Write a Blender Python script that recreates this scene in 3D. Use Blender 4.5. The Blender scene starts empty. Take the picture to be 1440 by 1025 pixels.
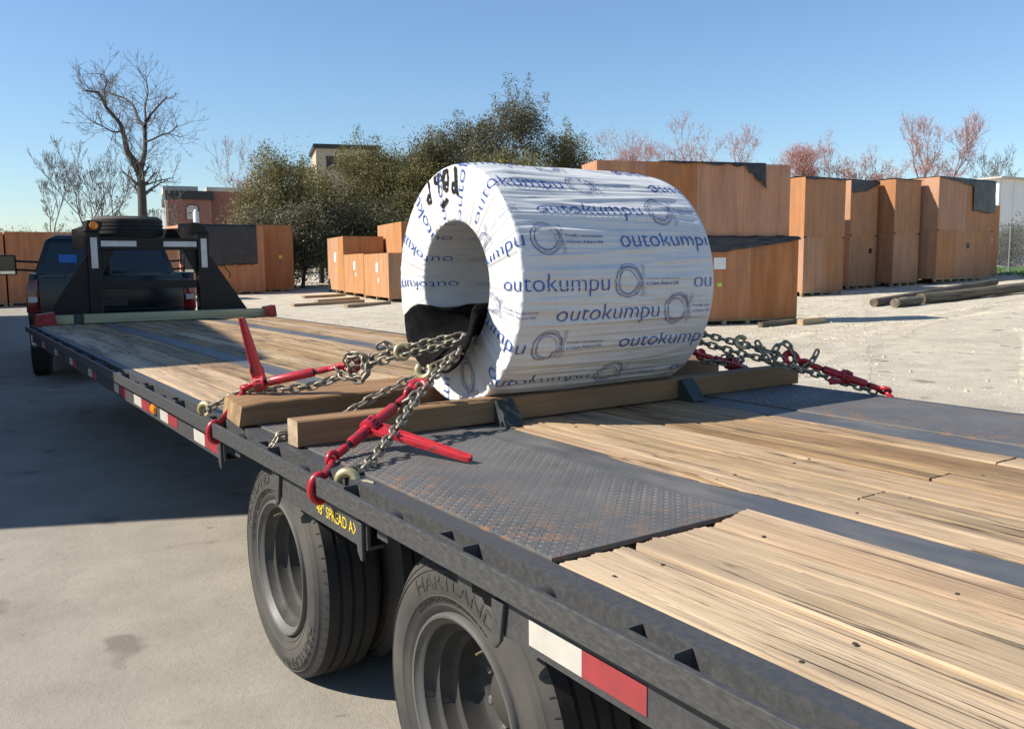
import bpy, bmesh, math, random
import numpy as np
from mathutils import Vector, Matrix, noise as mnoise
PI = math.pi
rad = math.radians
S = bpy.context.scene
COL = S.collection

# ------------------------------------------------------------------ camera, sky, sun, exposure
CAM = Vector((-2.205, -0.294, 1.463))
YAW, PITCH, ROLL = 0.598, 0.1137, -0.0083
FPX = 1217.7                                   # focal length in pixels of a 1440 px wide picture
_f = Vector((math.sin(YAW)*math.cos(PITCH), math.cos(YAW)*math.cos(PITCH), -math.sin(PITCH)))
_r = Vector((math.cos(YAW), -math.sin(YAW), 0)); _u = _r.cross(_f)
cr = _r*math.cos(ROLL) + _u*math.sin(ROLL); cu = -_r*math.sin(ROLL) + _u*math.cos(ROLL)
cd_ = bpy.data.cameras.new('camera'); cam = bpy.data.objects.new('camera', cd_); COL.objects.link(cam)
cam.matrix_world = Matrix(((cr.x, cu.x, -_f.x, CAM.x), (cr.y, cu.y, -_f.y, CAM.y), (cr.z, cu.z, -_f.z, CAM.z), (0, 0, 0, 1)))
cd_.sensor_width = 36; cd_.lens = FPX/1440*36; cd_.clip_start = .05; cd_.clip_end = 3000
S.camera = cam

SUN = Vector((-1.1, .488, 1.0)).normalized()   # towards the sun
SUN_EL = math.asin(SUN.z); SUN_AZ = math.atan2(SUN.x, SUN.y)
w = bpy.data.worlds.new('World'); S.world = w; w.use_nodes = True
wn = w.node_tree.nodes; wl = w.node_tree.links
sky = wn.new('ShaderNodeTexSky'); sky.sky_type = 'NISHITA'; sky.sun_disc = False
sky.sun_elevation = SUN_EL; sky.sun_rotation = SUN_AZ % (2*PI)
sky.air_density = 1.2; sky.dust_density = .15; sky.ozone_density = 6.5; sky.altitude = 0
bg = wn['Background']; bg.inputs[1].default_value = .095
wl.new(sky.outputs[0], bg.inputs[0])
sl = bpy.data.lights.new('sun', 'SUN'); sl.energy = 5.0; sl.angle = rad(.53); sl.color = (1, .93, .82)
so = bpy.data.objects.new('sun', sl); COL.objects.link(so)
so.rotation_euler = SUN.to_track_quat('Z', 'Y').to_euler(); so.location = (-20, 10, 30)
S.view_settings.view_transform = 'Standard'; S.view_settings.look = 'None'
S.view_settings.exposure = 0.70; S.view_settings.gamma = 1
S.view_settings.use_curve_mapping = False
S.render.engine = 'CYCLES'
S.cycles.max_bounces = 6

# ------------------------------------------------------------------ helpers: materials
def new_mat(name):
    m = bpy.data.materials.new(name); m.use_nodes = True
    return m, m.node_tree.nodes, m.node_tree.links, m.node_tree.nodes['Principled BSDF']
def ramp(n, stops):
    r = n.new('ShaderNodeValToRGB'); e = r.color_ramp.elements
    while len(e) < len(stops): e.new(.5)
    for el, (p, c) in zip(e, stops): el.position = p; el.color = (*c, 1)
    return r
def coords(n, l, scale, kind='Object', rnd=True, rot=(0, 0, 0)):
    tc = n.new('ShaderNodeTexCoord'); mp = n.new('ShaderNodeMapping')
    mp.inputs['Scale'].default_value = scale; mp.inputs['Rotation'].default_value = rot
    l.new(tc.outputs[kind], mp.inputs['Vector'])
    if rnd:
        oi = n.new('ShaderNodeObjectInfo'); mu = n.new('ShaderNodeMath'); mu.operation = 'MULTIPLY'; mu.inputs[1].default_value = 57.3
        l.new(oi.outputs['Random'], mu.inputs[0]); l.new(mu.outputs[0], mp.inputs['Location'])
    return mp.outputs[0]
def noise(n, l, vec, scale, detail=4, rough=.55, dist=0):
    t = n.new('ShaderNodeTexNoise'); t.inputs['Scale'].default_value = scale; t.inputs['Detail'].default_value = detail
    t.inputs['Roughness'].default_value = rough; t.inputs['Distortion'].default_value = dist
    if vec is not None: l.new(vec, t.inputs['Vector'])
    return t.outputs['Fac']
def mixc(n, l, fac, a, b, mode='MIX'):
    x = n.new('ShaderNodeMix'); x.data_type = 'RGBA'; x.blend_type = mode
    for s, v in ((0, fac), (6, a), (7, b)):
        if isinstance(v, (int, float)): x.inputs[s].default_value = v
        elif isinstance(v, tuple): x.inputs[s].default_value = (*v, 1)
        else: l.new(v, x.inputs[s])
    return x.outputs[2]
def maprange(n, l, v, a, b, c=0., d=1.):
    m = n.new('ShaderNodeMapRange'); l.new(v, m.inputs[0])
    for i, q in zip((1, 2, 3, 4), (a, b, c, d)): m.inputs[i].default_value = q
    return m.outputs[0]
def bump(n, l, bs, h, strength=.3, dist=.01):
    b = n.new('ShaderNodeBump'); b.inputs['Strength'].default_value = strength; b.inputs['Distance'].default_value = dist
    l.new(h, b.inputs['Height']); l.new(b.outputs[0], bs.inputs['Normal']); return b
def simple(name, c1, c2=None, rough=.6, metal=0, scale=8, bmp=.15, bdist=.004, rough2=None, spec=.5, aniso=(1, 1, 1), detail=6, lo=.35, hi=.7):
    m, n, l, bs = new_mat(name)
    v = coords(n, l, aniso)
    f = noise(n, l, v, scale, detail, .6)
    f2 = maprange(n, l, f, lo, hi)
    l.new(mixc(n, l, f2, tuple(c1), tuple(c2 or [x*.7 for x in c1])), bs.inputs['Base Color'])
    bs.inputs['Metallic'].default_value = metal; bs.inputs['Specular IOR Level'].default_value = spec
    if rough2 is None: bs.inputs['Roughness'].default_value = rough
    else: l.new(maprange(n, l, f, lo, hi, rough, rough2), bs.inputs['Roughness'])
    if bmp: bump(n, l, bs, noise(n, l, v, scale*6, 4), bmp, bdist)
    return m
def wood(name, stops, grain=26, stain=(.16, .12, .09), stain_amt=.5, axis='y', bs_=.5, bd=.004, rough=.75, lines=.45, var=.17, cracks=0.):
    m, n, l, bs = new_mat(name)
    def sc(a, b): return {'x': (b, a, a), 'y': (a, b, a), 'z': (a, a, b)}[axis]
    broad = noise(n, l, coords(n, l, sc(grain, .55)), 1.0, 6, .6, .4)
    fine = noise(n, l, coords(n, l, sc(grain*20, 3.0)), 1.0, 5, .6, .15)
    st = noise(n, l, coords(n, l, sc(5, .8)), 1.4, 7, .68)
    blot = noise(n, l, coords(n, l, (1, 1, 1)), 1.7, 5, .6)
    r = ramp(n, stops); l.new(broad, r.inputs[0])
    dark = tuple(x*.42 for x in stops[1][1])
    c = mixc(n, l, maprange(n, l, fine, .46, .70, .0, lines), r.outputs[0], dark)
    c = mixc(n, l, maprange(n, l, st, .47, .70, 0, stain_amt), c, stain)
    hgt = fine
    if cracks:
        ck = noise(n, l, coords(n, l, sc(17, .45)), 1.0, 3, .5, .2); sb = n.new('ShaderNodeMath'); sb.operation = 'SUBTRACT'; sb.inputs[1].default_value = .5; l.new(ck, sb.inputs[0])
        ab = n.new('ShaderNodeMath'); ab.operation = 'ABSOLUTE'; l.new(sb.outputs[0], ab.inputs[0])
        mk = n.new('ShaderNodeMath'); mk.operation = 'MULTIPLY'; l.new(maprange(n, l, ab.outputs[0], .004, .016, 1, 0), mk.inputs[0]); l.new(maprange(n, l, st, .44, .56), mk.inputs[1])
        c = mixc(n, l, mk.outputs[0], c, tuple(x*.16 for x in stops[1][1]))
        vk = n.new('ShaderNodeTexVoronoi'); vk.inputs['Scale'].default_value = 1.0; l.new(coords(n, l, sc(5.5, 1.6)), vk.inputs['Vector'])
        kn = maprange(n, l, vk.outputs['Distance'], .05, .13, 1, 0); km = n.new('ShaderNodeMath'); km.operation = 'MULTIPLY'; l.new(kn, km.inputs[0]); km.inputs[1].default_value = cracks
        c = mixc(n, l, km.outputs[0], c, tuple(x*.3 for x in stops[1][1]))
        hs_ = n.new('ShaderNodeMath'); hs_.operation = 'MULTIPLY_ADD'; hs_.inputs[1].default_value = 1.6; l.new(mk.outputs[0], hs_.inputs[0]); l.new(fine, hs_.inputs[2]); hgt = hs_.outputs[0]
    c = mixc(n, l, maprange(n, l, blot, .48, .72, 0, .30), c, tuple(sum(stops[1][1])/3*q for q in (.80, .66, .52)))
    oi = n.new('ShaderNodeObjectInfo'); hs = n.new('ShaderNodeHueSaturation'); l.new(c, hs.inputs['Color'])
    l.new(maprange(n, l, oi.outputs['Random'], 0, 1, 1-var, 1+var*.9), hs.inputs['Value'])
    l.new(maprange(n, l, oi.outputs['Random'], 0, 1, 1.08, .85), hs.inputs['Saturation'])
    l.new(hs.outputs[0], bs.inputs['Base Color'])
    bs.inputs['Roughness'].default_value = rough; bs.inputs['Specular IOR Level'].default_value = .25
    ad = n.new('ShaderNodeMath'); ad.operation = 'MULTIPLY_ADD'; ad.inputs[1].default_value = -.8; l.new(hgt, ad.inputs[0]); ad.inputs[2].default_value = 0
    bump(n, l, bs, ad.outputs[0], bs_, bd)
    return m
def flat(name, c, rough=.5, metal=0, spec=.5, emit=0, coat=0):
    m, n, l, bs = new_mat(name)
    bs.inputs['Base Color'].default_value = (*c, 1); bs.inputs['Roughness'].default_value = rough
    bs.inputs['Metallic'].default_value = metal; bs.inputs['Specular IOR Level'].default_value = spec
    bs.inputs['Coat Weight'].default_value = coat
    return m

# ------------------------------------------------------------------ helpers: meshes and objects
class MB:
    def __init__(s): s.v = []; s.f = []; s.uv = None
    def add(s, vs, fs):
        o = len(s.v); s.v.extend([tuple(a) for a in vs]); s.f.extend([tuple(i+o for i in q) for q in fs]); return s
    def box(s, x0, x1, y0, y1, z0, z1):
        return s.add([(x0, y0, z0), (x1, y0, z0), (x1, y1, z0), (x0, y1, z0), (x0, y0, z1), (x1, y0, z1), (x1, y1, z1), (x0, y1, z1)],
                     [(3, 2, 1, 0), (4, 5, 6, 7), (0, 1, 5, 4), (1, 2, 6, 5), (2, 3, 7, 6), (3, 0, 4, 7)])
    def bar(s, a, b, w, h, up=(0, 0, 1)):               # rectangular bar from a to b
        a = Vector(a); b = Vector(b); d = (b-a).normalized(); sd = d.cross(Vector(up))
        sd = sd.normalized() if sd.length > 1e-6 else Vector((1, 0, 0)); u = sd.cross(d)
        vs = [p + sd*(sx*w/2) + u*(sz*h/2) for p in (a, b) for sx, sz in ((-1, -1), (1, -1), (1, 1), (-1, 1))]
        return s.add(vs, [(0, 1, 2, 3), (7, 6, 5, 4), (0, 4, 5, 1), (1, 5, 6, 2), (2, 6, 7, 3), (3, 7, 4, 0)])
    def tube(s, pts, r, n=8, caps=True, closed=False):
        pts = [Vector(p) for p in pts]; k = len(pts)
        rs = r if isinstance(r, (list, tuple)) else [r]*k
        vs = []; ref = None
        for i, p in enumerate(pts):
            if closed: t = pts[(i+1) % k]-pts[i-1]
            else: t = pts[min(i+1, k-1)]-pts[max(i-1, 0)]
            t = t.normalized() if t.length > 1e-9 else Vector((0, 0, 1))
            if ref is None:
                ref = t.cross(Vector((0, 0, 1)))
                if ref.length < 1e-3: ref = t.cross(Vector((1, 0, 0)))
            ref = (ref - t*ref.dot(t)); ref = ref.normalized() if ref.length > 1e-6 else t.orthogonal().normalized()
            b = t.cross(ref)
            for j in range(n):
                a = 2*PI*j/n; vs.append(p + (ref*math.cos(a)+b*math.sin(a))*rs[i])
        fs = []
        for i in range(k if closed else k-1):
            i2 = (i+1) % k
            for j in range(n):
                j2 = (j+1) % n; fs.append((i*n+j, i*n+j2, i2*n+j2, i2*n+j))
        if caps and not closed:
            fs.append(tuple(reversed(range(n)))); fs.append(tuple((k-1)*n+j for j in range(n)))
        return s.add(vs, fs)
    def lathe(s, prof, c=(0, 0, 0), axis='x', n=48, closed=False):     # prof: (a along axis, radius)
        vs = []; c = Vector(c)
        for a, r in prof:
            for j in range(n):
                t = 2*PI*j/n; p = (math.cos(t)*r, math.sin(t)*r)
                q = {'x': (a, p[0], p[1]), 'y': (p[0], a, p[1]), 'z': (p[0], p[1], a)}[axis]
                vs.append(c+Vector(q))
        fs = []; k = len(prof)
        for i in range(k if closed else k-1):
            i2 = (i+1) % k
            for j in range(n): fs.append((i*n+j, i*n+(j+1) % n, i2*n+(j+1) % n, i2*n+j))
        return s.add(vs, fs)
    def prism(s, poly, lo, hi, axis='y'):                # poly in the two other axes
        k = len(poly)
        def P(a, b, t): return {'x': (t, a, b), 'y': (a, t, b), 'z': (a, b, t)}[axis]
        vs = [P(a, b, lo) for a, b in poly]+[P(a, b, hi) for a, b in poly]
        fs = [tuple(reversed(range(k))), tuple(range(k, 2*k))]+[(i, (i+1) % k, k+(i+1) % k, k+i) for i in range(k)]
        return s.add(vs, fs)
    def mesh(s, name, bevel=0, smooth=False, fix=True):
        me = bpy.data.meshes.new(name); me.from_pydata(s.v, [], s.f)
        if fix or bevel:
            bm = bmesh.new(); bm.from_mesh(me)
            if fix: bmesh.ops.recalc_face_normals(bm, faces=bm.faces)
            if bevel:
                ed = [e for e in bm.edges if len(e.link_faces) == 2 and e.calc_face_angle(0) > .5]
                bmesh.ops.bevel(bm, geom=ed, offset=bevel, segments=2, affect='EDGES', profile=.6, clamp_overlap=True)
            bm.to_mesh(me); bm.free()
        if smooth:
            me.polygons.foreach_set('use_smooth', [True]*len(me.polygons))
            if smooth != 'all': 
                try: me.set_sharp_from_angle(angle=rad(smooth if smooth is not True else 38))
                except Exception: pass
        return me
    def build(s, name, mat, parent=None, bevel=0, smooth=False, fix=True, loc=None, rz=0):
        return obj(name, s.mesh(name, bevel, smooth, fix), mat, parent, loc, rz)
def obj(name, me, mat, parent=None, loc=None, rz=0, mtx=None):
    o = bpy.data.objects.new(name, me); COL.objects.link(o)
    if mat is not None and me is not None and not me.materials: me.materials.append(mat)
    if parent is not None: o.parent = parent
    if loc is not None: o.location = loc
    if rz: o.rotation_euler = (0, 0, rz)
    if mtx is not None: o.matrix_world = mtx
    return o
def tag(o, label, cat, group=None, kind=None):
    o['label'] = label; o['category'] = cat
    if group: o['group'] = group
    if kind: o['kind'] = kind
    return o
def thing(name, label, cat, loc=(0, 0, 0), rz=0, group=None):
    o = bpy.data.objects.new(name, None); COL.objects.link(o); o.empty_display_size = .2
    o.location = loc; o.rotation_euler = (0, 0, rz)
    return tag(o, label, cat, group)
def struct(o): o['kind'] = 'structure'; return o
def stuff(o): o['kind'] = 'stuff'; return o
def text_mesh(s, size=1.0, res=3, off=0.):                        # flat text outline as triangles, left aligned
    cu_ = bpy.data.curves.new('t', 'FONT'); cu_.body = s; cu_.size = size; cu_.resolution_u = res; cu_.offset = off
    o = bpy.data.objects.new('t', cu_); COL.objects.link(o)
    dg = bpy.context.evaluated_depsgraph_get(); me = bpy.data.meshes.new_from_object(o.evaluated_get(dg))
    bpy.data.objects.remove(o); bpy.data.curves.remove(cu_)
    bm = bmesh.new(); bm.from_mesh(me); bpy.data.meshes.remove(me)
    bmesh.ops.remove_doubles(bm, verts=bm.verts, dist=1e-5)
    xs = [v.co.x for v in bm.verts]; mn, mx = min(xs), max(xs)
    for v in bm.verts: v.co.x -= mn
    return bm, mx-mn
def slice_bm(bm, step_x, step_y):
    for ax, st in ((0, step_x), (1, step_y)):
        if not st: continue
        cs = [v.co[ax] for v in bm.verts]; a = math.floor(min(cs)/st)+1
        while a*st < max(cs):
            co = Vector((0, 0, 0)); co[ax] = a*st; no = Vector((0, 0, 0)); no[ax] = 1
            bmesh.ops.bisect_plane(bm, geom=bm.verts[:]+bm.edges[:]+bm.faces[:], plane_co=co, plane_no=no); a += 1
def P(px, py, depth):                                     # a point at a given distance along the camera axis
    return CAM + (_f + cr*((px-720)/FPX) + cu*((512.5-py)/FPX))*depth
def g(x, y):                                              # the yard rises gently to the right and the back
    t = .5*x+.6*y-9; u = min(x-22, 18)
    return .0135*(t+math.sqrt(t*t+16))/2-.0054+.036*(u+math.sqrt(u*u+9))/2-.0036
rng = random.Random(7)

# ------------------------------------------------------------------ materials
M = {}
PLANK = [(.25, (.26, .16, .08)), (.48, (.41, .275, .15)), (.75, (.51, .37, .22))]
M['plank'] = wood('weathered_plank', PLANK, 13, (.145, .088, .05), .92, 'y', .9, .0028, lines=.6, cracks=.9)
M['plank_pale'] = wood('pale_plank', [(.25, (.31, .205, .11)), (.48, (.45, .32, .185)), (.75, (.54, .405, .25))], 13, (.185, .125, .078), .85, 'y', .9, .0028, lines=.6, cracks=.9)
M['beam'] = wood('timber', [(.25, (.15, .076, .03)), (.5, (.245, .132, .054)), (.78, (.33, .19, .08))], 10, (.11, .075, .05), .5, 'x', .4, .003, lines=.35)
M['endgrain'] = wood('end_grain', [(.25, (.2, .13, .07)), (.5, (.36, .25, .14)), (.78, (.5, .38, .22))], 18, (.16, .12, .08), .5, 'x', .4, .003)
M['green_timber'] = wood('pale_green_timber', [(.25, (.28, .265, .14)), (.5, (.42, .405, .235)), (.75, (.52, .50, .31))], 18, (.16, .16, .10), .4, 'x', .3, .002)
M['paint'] = simple('worn_black_paint', (.044, .045, .047), (.060, .059, .057), .5, 0, 75, .12, .001, .8, detail=9, lo=.42, hi=.72)
M['black'] = simple('glossy_black_frame', (.0045, .0048, .0055), (.009, .009, .0095), .4, 0, 9, .1, .001, .55, spec=.3)
M['rail'] = simple('scuffed_rub_rail', (.050, .051, .052), (.085, .083, .079), .45, .15, 60, .2, .001, .7, aniso=(2, .7, 2), detail=10, lo=.40, hi=.72)
M['steel'] = simple('worn_dark_steel', (.085, .088, .093), (.15, .145, .135), .5, .2, 5, .3, .002, .75, aniso=(2, .6, 1), detail=9, lo=.4, hi=.7)
def treadplate():
    m, n, l, bs = new_mat('tread_plate_steel')
    v = coords(n, l, (1, 1, 1), 'Object', False)
    a = noise(n, l, v, 2.3, 7, .65); b = noise(n, l, v, 14, 6, .7); c = noise(n, l, v, 1.1, 5, .6, .5)
    base = mixc(n, l, maprange(n, l, a, .35, .7), (.095, .095, .095), (.16, .154, .144))
    sx = n.new('ShaderNodeSeparateXYZ'); l.new(v, sx.inputs[0])
    # rust gathers along the outer edge and the cut end of the plate
    ed = maprange(n, l, sx.outputs[0], -.28, -.02, 1., .0); en = maprange(n, l, sx.outputs[1], -1.15, -.85, .8, 0.)
    mx = n.new('ShaderNodeMath'); mx.operation = 'MAXIMUM'; l.new(ed, mx.inputs[0]); l.new(en, mx.inputs[1])
    mm = n.new('ShaderNodeMath'); mm.operation = 'MULTIPLY'; l.new(maprange(n, l, b, .50, .66, 0, .85), mm.inputs[0]); l.new(mx.outputs[0], mm.inputs[1])
    col = mixc(n, l, mm.outputs[0], base, (.27, .135, .062))
    col = mixc(n, l, maprange(n, l, c, .64, .70, 0, .6), col, (.045, .045, .046))
    l.new(col, bs.inputs['Base Color']); bs.inputs['Metallic'].default_value = .25
    l.new(maprange(n, l, b, .3, .7, .45, .8), bs.inputs['Roughness'])
    bump(n, l, bs, noise(n, l, v, 60, 4), .25, .002)
    return m
M['tread'] = treadplate()
M['rust'] = simple('rusty_screw', (.07, .045, .03), (.04, .03, .024), .7, .2, 40, .1, .001)
M['lug'] = simple('worn_lug_tops', (.125, .122, .117), (.165, .115, .078), .5, .25, 7, .1, .001, .7, lo=.48, hi=.68)
M['red'] = simple('red_binder_paint', (.40, .014, .024), (.075, .03, .028), .34, 0, 34, .2, .001, .6, detail=8, lo=.58, hi=.66)
M['red_old'] = simple('faded_red_paint', (.36, .02, .02), (.18, .012, .014), .45, 0, 12, .2, .0015, .65)
M['chain'] = simple('chain_steel', (.33, .295, .225), (.16, .135, .10), .42, .6, 30, .3, .001, .6)
M['gold'] = simple('yellow_zinc', (.52, .44, .24), (.30, .245, .13), .35, .6, 25, .15, .001, .55)
M['thread'] = flat('greasy_thread', (.035, .03, .028), .4, .6)
M['rubber'] = simple('dusty_tyre_rubber', (.036, .034, .032), (.082, .074, .064), .75, 0, 3.5, .2, .002, .92, lo=.38, hi=.7)
M['tread_rubber'] = simple('tyre_tread_rubber', (.014, .014, .015), (.036, .033, .030), .8, 0, 6, .3, .003, .92)
M['rim_dark'] = simple('dusty_shaded_rim_bowl', (.055, .051, .045), (.030, .028, .025), .6, .1, 9, .3, .0015, .85)  # dusty brown, darkened to put the shade inside the bowl into its colour
M['rim'] = simple('grey_painted_rim', (.12, .117, .111), (.08, .075, .068), .55, .1, 5, .15, .001, .7)
M['white_tape'] = simple('white_reflective_tape', (.50, .48, .43), (.40, .375, .33), .4, 0, 14, .1, .0008)
M['red_tape'] = simple('red_reflective_tape', (.31, .04, .045), (.22, .036, .04), .4, 0, 14, .1, .0008)
M['grey_tape'] = simple('silver_reflective_strip', (.45, .47, .5), (.36, .38, .41), .3, .3, 14, .05, .0008)
M['amber'] = flat('amber_lens', (.75, .22, .01), .2, 0, .6, coat=.4)
M['redlens'] = flat('red_lens', (.16, .008, .008), .15, 0, .6, coat=.5)
M['yellow'] = flat('yellow_lettering', (.72, .52, .03), .5)
M['blue_print'] = flat('blue_print', (.014, .075, .34), .45)
M['line_print'] = flat('fine_blue_print', (.05, .085, .25), .5)
M['marker'] = flat('black_marker_ink', (.012, .011, .012), .4)
M['blackmat'] = simple('black_felt_mat', (.006, .006, .0065), (.013, .0125, .012), .95, 0, 60, .9, .006, spec=.1)
M['bracket'] = simple('dark_green_black_plastic', (.018, .024, .023), (.055, .062, .058), .4, 0, 12, .25, .003, .65)
M['tarp'] = simple('black_tarp', (.014, .015, .017), (.034, .035, .037), .38, 0, 3, .5, .02, .55)
M['crate'] = wood('plywood_crate', [(.3, (0.351, 0.142, 0.061)), (.5, (0.459, 0.196, 0.084)), (.72, (0.540, 0.243, 0.108))], 5, (0.297, 0.128, 0.061), .45, 'z', .12, .003, .7, var=.06, lines=.25)
M['crate_pale'] = wood('pale_plywood_crate', [(.3, (.35, .165, .068)), (.5, (.44, .215, .09)), (.72, (.50, .26, .115))], 5, (.30, .15, .07), .4, 'z', .12, .003, .7, var=.06, lines=.25)
M['crate_dull'] = wood('dull_plywood_crate', [(.3, (.33, .155, .072)), (.5, (.40, .19, .09)), (.72, (.46, .235, .115))], 5, (.30, .15, .078), .5, 'z', .12, .003, .7, var=.05, lines=.22)
M['pallet'] = wood('pallet_wood', [(.3, (.22, .14, .07)), (.5, (.38, .26, .14)), (.72, (.5, .37, .22))], 14, (.18, .12, .07), .4, 'x', .3, .003)
M['paper'] = flat('white_paper', (.72, .72, .70), .7)
M['lime'] = flat('lime_sticker', (.42, .72, .08), .6)
M['iron'] = flat('black_iron', (.012, .012, .013), .5, .4)
M['truck'] = simple('dark_navy_car_paint', (.004, .010, .015), (.006, .013, .019), .18, .0, 3, 0, .001, .26)
M['glass'] = flat('tinted_glass', (.010, .016, .022), .05, 0, .6)
M['plastic'] = flat('black_plastic', (.018, .018, .019), .5)
M['chrome'] = flat('chrome', (.55, .55, .56), .12, 1)
M['sticker'] = flat('blue_sticker', (.035, .16, .52), .4)
M['brick'] = None
M['bark'] = simple('grey_bark', (.105, .088, .075), (.055, .047, .04), .9, 0, 4, .6, .03)
M['twig'] = simple('twig_bark', (.15, .125, .11), (.085, .07, .062), .9, 0, 4, 0)
M['twig_red'] = simple('budding_twig', (.30, .20, .18), (.21, .145, .13), .9, 0, 4, 0)
M['bud'] = simple('red_buds', (.46, .20, .17), (.36, .17, .145), .8, 0, 3, 0)
M['grey_wood'] = wood('weathered_pole', [(.3, (.095, .075, .05)), (.5, (.175, .145, .10)), (.72, (.25, .215, .155))], 12, (.08, .062, .042), .6, 'x', .9, .02, cracks=.8)
def leaf(name, c1, c2):
    m, n, l, bs = new_mat(name)
    v = coords(n, l, (1, 1, 1)); f = noise(n, l, v, 1.1, 4, .7)
    l.new(mixc(n, l, maprange(n, l, f, .35, .68), c1, c2), bs.inputs['Base Color'])
    bs.inputs['Roughness'].default_value = .55; bs.inputs['Specular IOR Level'].default_value = .3
    tr = n.new('ShaderNodeBsdfTranslucent'); mx = n.new('ShaderNodeMixShader'); mx.inputs[0].default_value = .25
    l.new(mixc(n, l, .5, c1, c2), tr.inputs[0]); out = n['Material Output']
    l.new(bs.outputs[0], mx.inputs[1]); l.new(tr.outputs[0], mx.inputs[2]); l.new(mx.outputs[0], out.inputs[0])
    return m
M['leaf'] = leaf('oak_foliage', (.23, .20, .075), (.125, .12, .047))
M['leaf_grey'] = leaf('grey_green_foliage', (.17, .155, .09), (.095, .092, .055))
M['leaf_dark'] = leaf('dark_foliage', (.11, .105, .05), (.06, .062, .033))
M['grass'] = leaf('grass_blades', (.10, .22, .03), (.06, .15, .02))

# ------------------------------------------------------------------ the ground
def ground_mat():
    m, n, l, bs = new_mat('yard_ground')
    v = coords(n, l, (1, 1, 1), 'Object', False)
    big = noise(n, l, v, .35, 7, .6); mid = noise(n, l, v, 2.2, 8, .65); fine = noise(n, l, v, 38, 5, .7); grit = noise(n, l, v, 160, 3, .6)
    sx = n.new('ShaderNodeSeparateXYZ'); l.new(v, sx.inputs[0])
    conc = mixc(n, l, maprange(n, l, mid, .3, .72), (.33, .30, .25), (.245, .222, .185))
    conc = mixc(n, l, maprange(n, l, big, .55, .72, 0, .55), conc, (.20, .18, .15))
    sand = mixc(n, l, maprange(n, l, mid, .28, .72), (.60, .535, .42), (.42, .37, .285))
    sand = mixc(n, l, maprange(n, l, big, .5, .75, 0, .5), sand, (.30, .26, .20))
    # the concrete apron gives way to sand to the right of the trailer
    ad = n.new('ShaderNodeMath'); ad.operation = 'MULTIPLY_ADD'; ad.inputs[1].default_value = 1.6; l.new(big, ad.inputs[0]); l.new(sx.outputs[0], ad.inputs[2])
    k = maprange(n, l, ad.outputs[0], 1.2, 3.4)
    col = mixc(n, l, k, conc, sand)
    col = mixc(n, l, maprange(n, l, fine, .58, .72, 0, .5), col, (.17, .15, .12))
    vo = n.new('ShaderNodeTexVoronoi'); vo.feature = 'DISTANCE_TO_EDGE'; vo.inputs['Scale'].default_value = .16; l.new(v, vo.inputs['Vector'])
    # oil spots on the apron
    sp = noise(n, l, v, 2.6, 2, .4); col = mixc(n, l, maprange(n, l, sp, .66, .72, 0, .6), col, (.13, .112, .09)); sp2 = noise(n, l, v, 9, 3, .5); col = mixc(n, l, maprange(n, l, sp2, .69, .73, 0, .5), col, (.12, .105, .085))
    # tyre tracks pressed into the sand
    def track(ang, off, w0):
        mp = n.new('ShaderNodeMapping'); mp.inputs['Rotation'].default_value = (0, 0, ang); l.new(v, mp.inputs[0])
        s2 = n.new('ShaderNodeSeparateXYZ'); l.new(mp.outputs[0], s2.inputs[0])
        a = n.new('ShaderNodeMath'); a.operation = 'SUBTRACT'; l.new(s2.outputs[1], a.inputs[0]); a.inputs[1].default_value = off
        wob = n.new('ShaderNodeMath'); wob.operation = 'MULTIPLY_ADD'; wob.inputs[1].default_value = .5; l.new(big, wob.inputs[0]); l.new(a.outputs[0], wob.inputs[2])
        b = n.new('ShaderNodeMath'); b.operation = 'ABSOLUTE'; l.new(wob.outputs[0], b.inputs[0])
        mk = maprange(n, l, b.outputs[0], w0*.8, w0, 1, 0)
        c = n.new('ShaderNodeMath'); c.operation = 'SINE'; d = n.new('ShaderNodeMath'); d.operation = 'MULTIPLY'; d.inputs[1].default_value = 30
        l.new(s2.outputs[0], d.inputs[0]); l.new(d.outputs[0], c.inputs[0])
        e = n.new('ShaderNodeMath'); e.operation = 'MULTIPLY'; l.new(mk, e.inputs[0]); l.new(maprange(n, l, c.outputs[0], -.2, .3, -1., .6), e.inputs[1])
        return e.outputs[0]
    xmask = maprange(n, l, sx.outputs[0], 5, 7)
    tot = None
    for ang, off, w0 in ((rad(-8), 9.2, .16), (rad(-8), 11.0, .16), (rad(-20), 4.2, .14), (rad(-34), .9, .15), (rad(-3), 13.1, .13), (rad(-14), 6.6, .12)):
        t = track(ang, off, w0)
        if tot is None: tot = t
        else:
            q = n.new('ShaderNodeMath'); q.operation = 'ADD'; l.new(tot, q.inputs[0]); l.new(t, q.inputs[1]); tot = q.outputs[0]
    tm = n.new('ShaderNodeMath'); tm.operation = 'MULTIPLY'; l.new(tot, tm.inputs[0]); l.new(xmask, tm.inputs[1])
    l.new(col, bs.inputs['Base Color']); bs.inputs['Roughness'].default_value = .9; bs.inputs['Specular IOR Level'].default_value = .2
    hsum = n.new('ShaderNodeMath'); hsum.operation = 'MULTIPLY_ADD'; hsum.inputs[1].default_value = .55; l.new(tm.outputs[0], hsum.inputs[0]); mm_ = n.new('ShaderNodeMath'); mm_.operation = 'MULTIPLY'; l.new(mid, mm_.inputs[0]); l.new(maprange(n, l, sx.outputs[0], 1.5, 5, .22, 1.), mm_.inputs[1]); l.new(mm_.outputs[0], hsum.inputs[2])
    h2 = n.new('ShaderNodeMath'); h2.operation = 'MULTIPLY_ADD'; l.new(maprange(n, l, sx.outputs[0], 1.5, 5, .06, .55), h2.inputs[1]); l.new(fine, h2.inputs[0]); l.new(hsum.outputs[0], h2.inputs[2])
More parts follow.
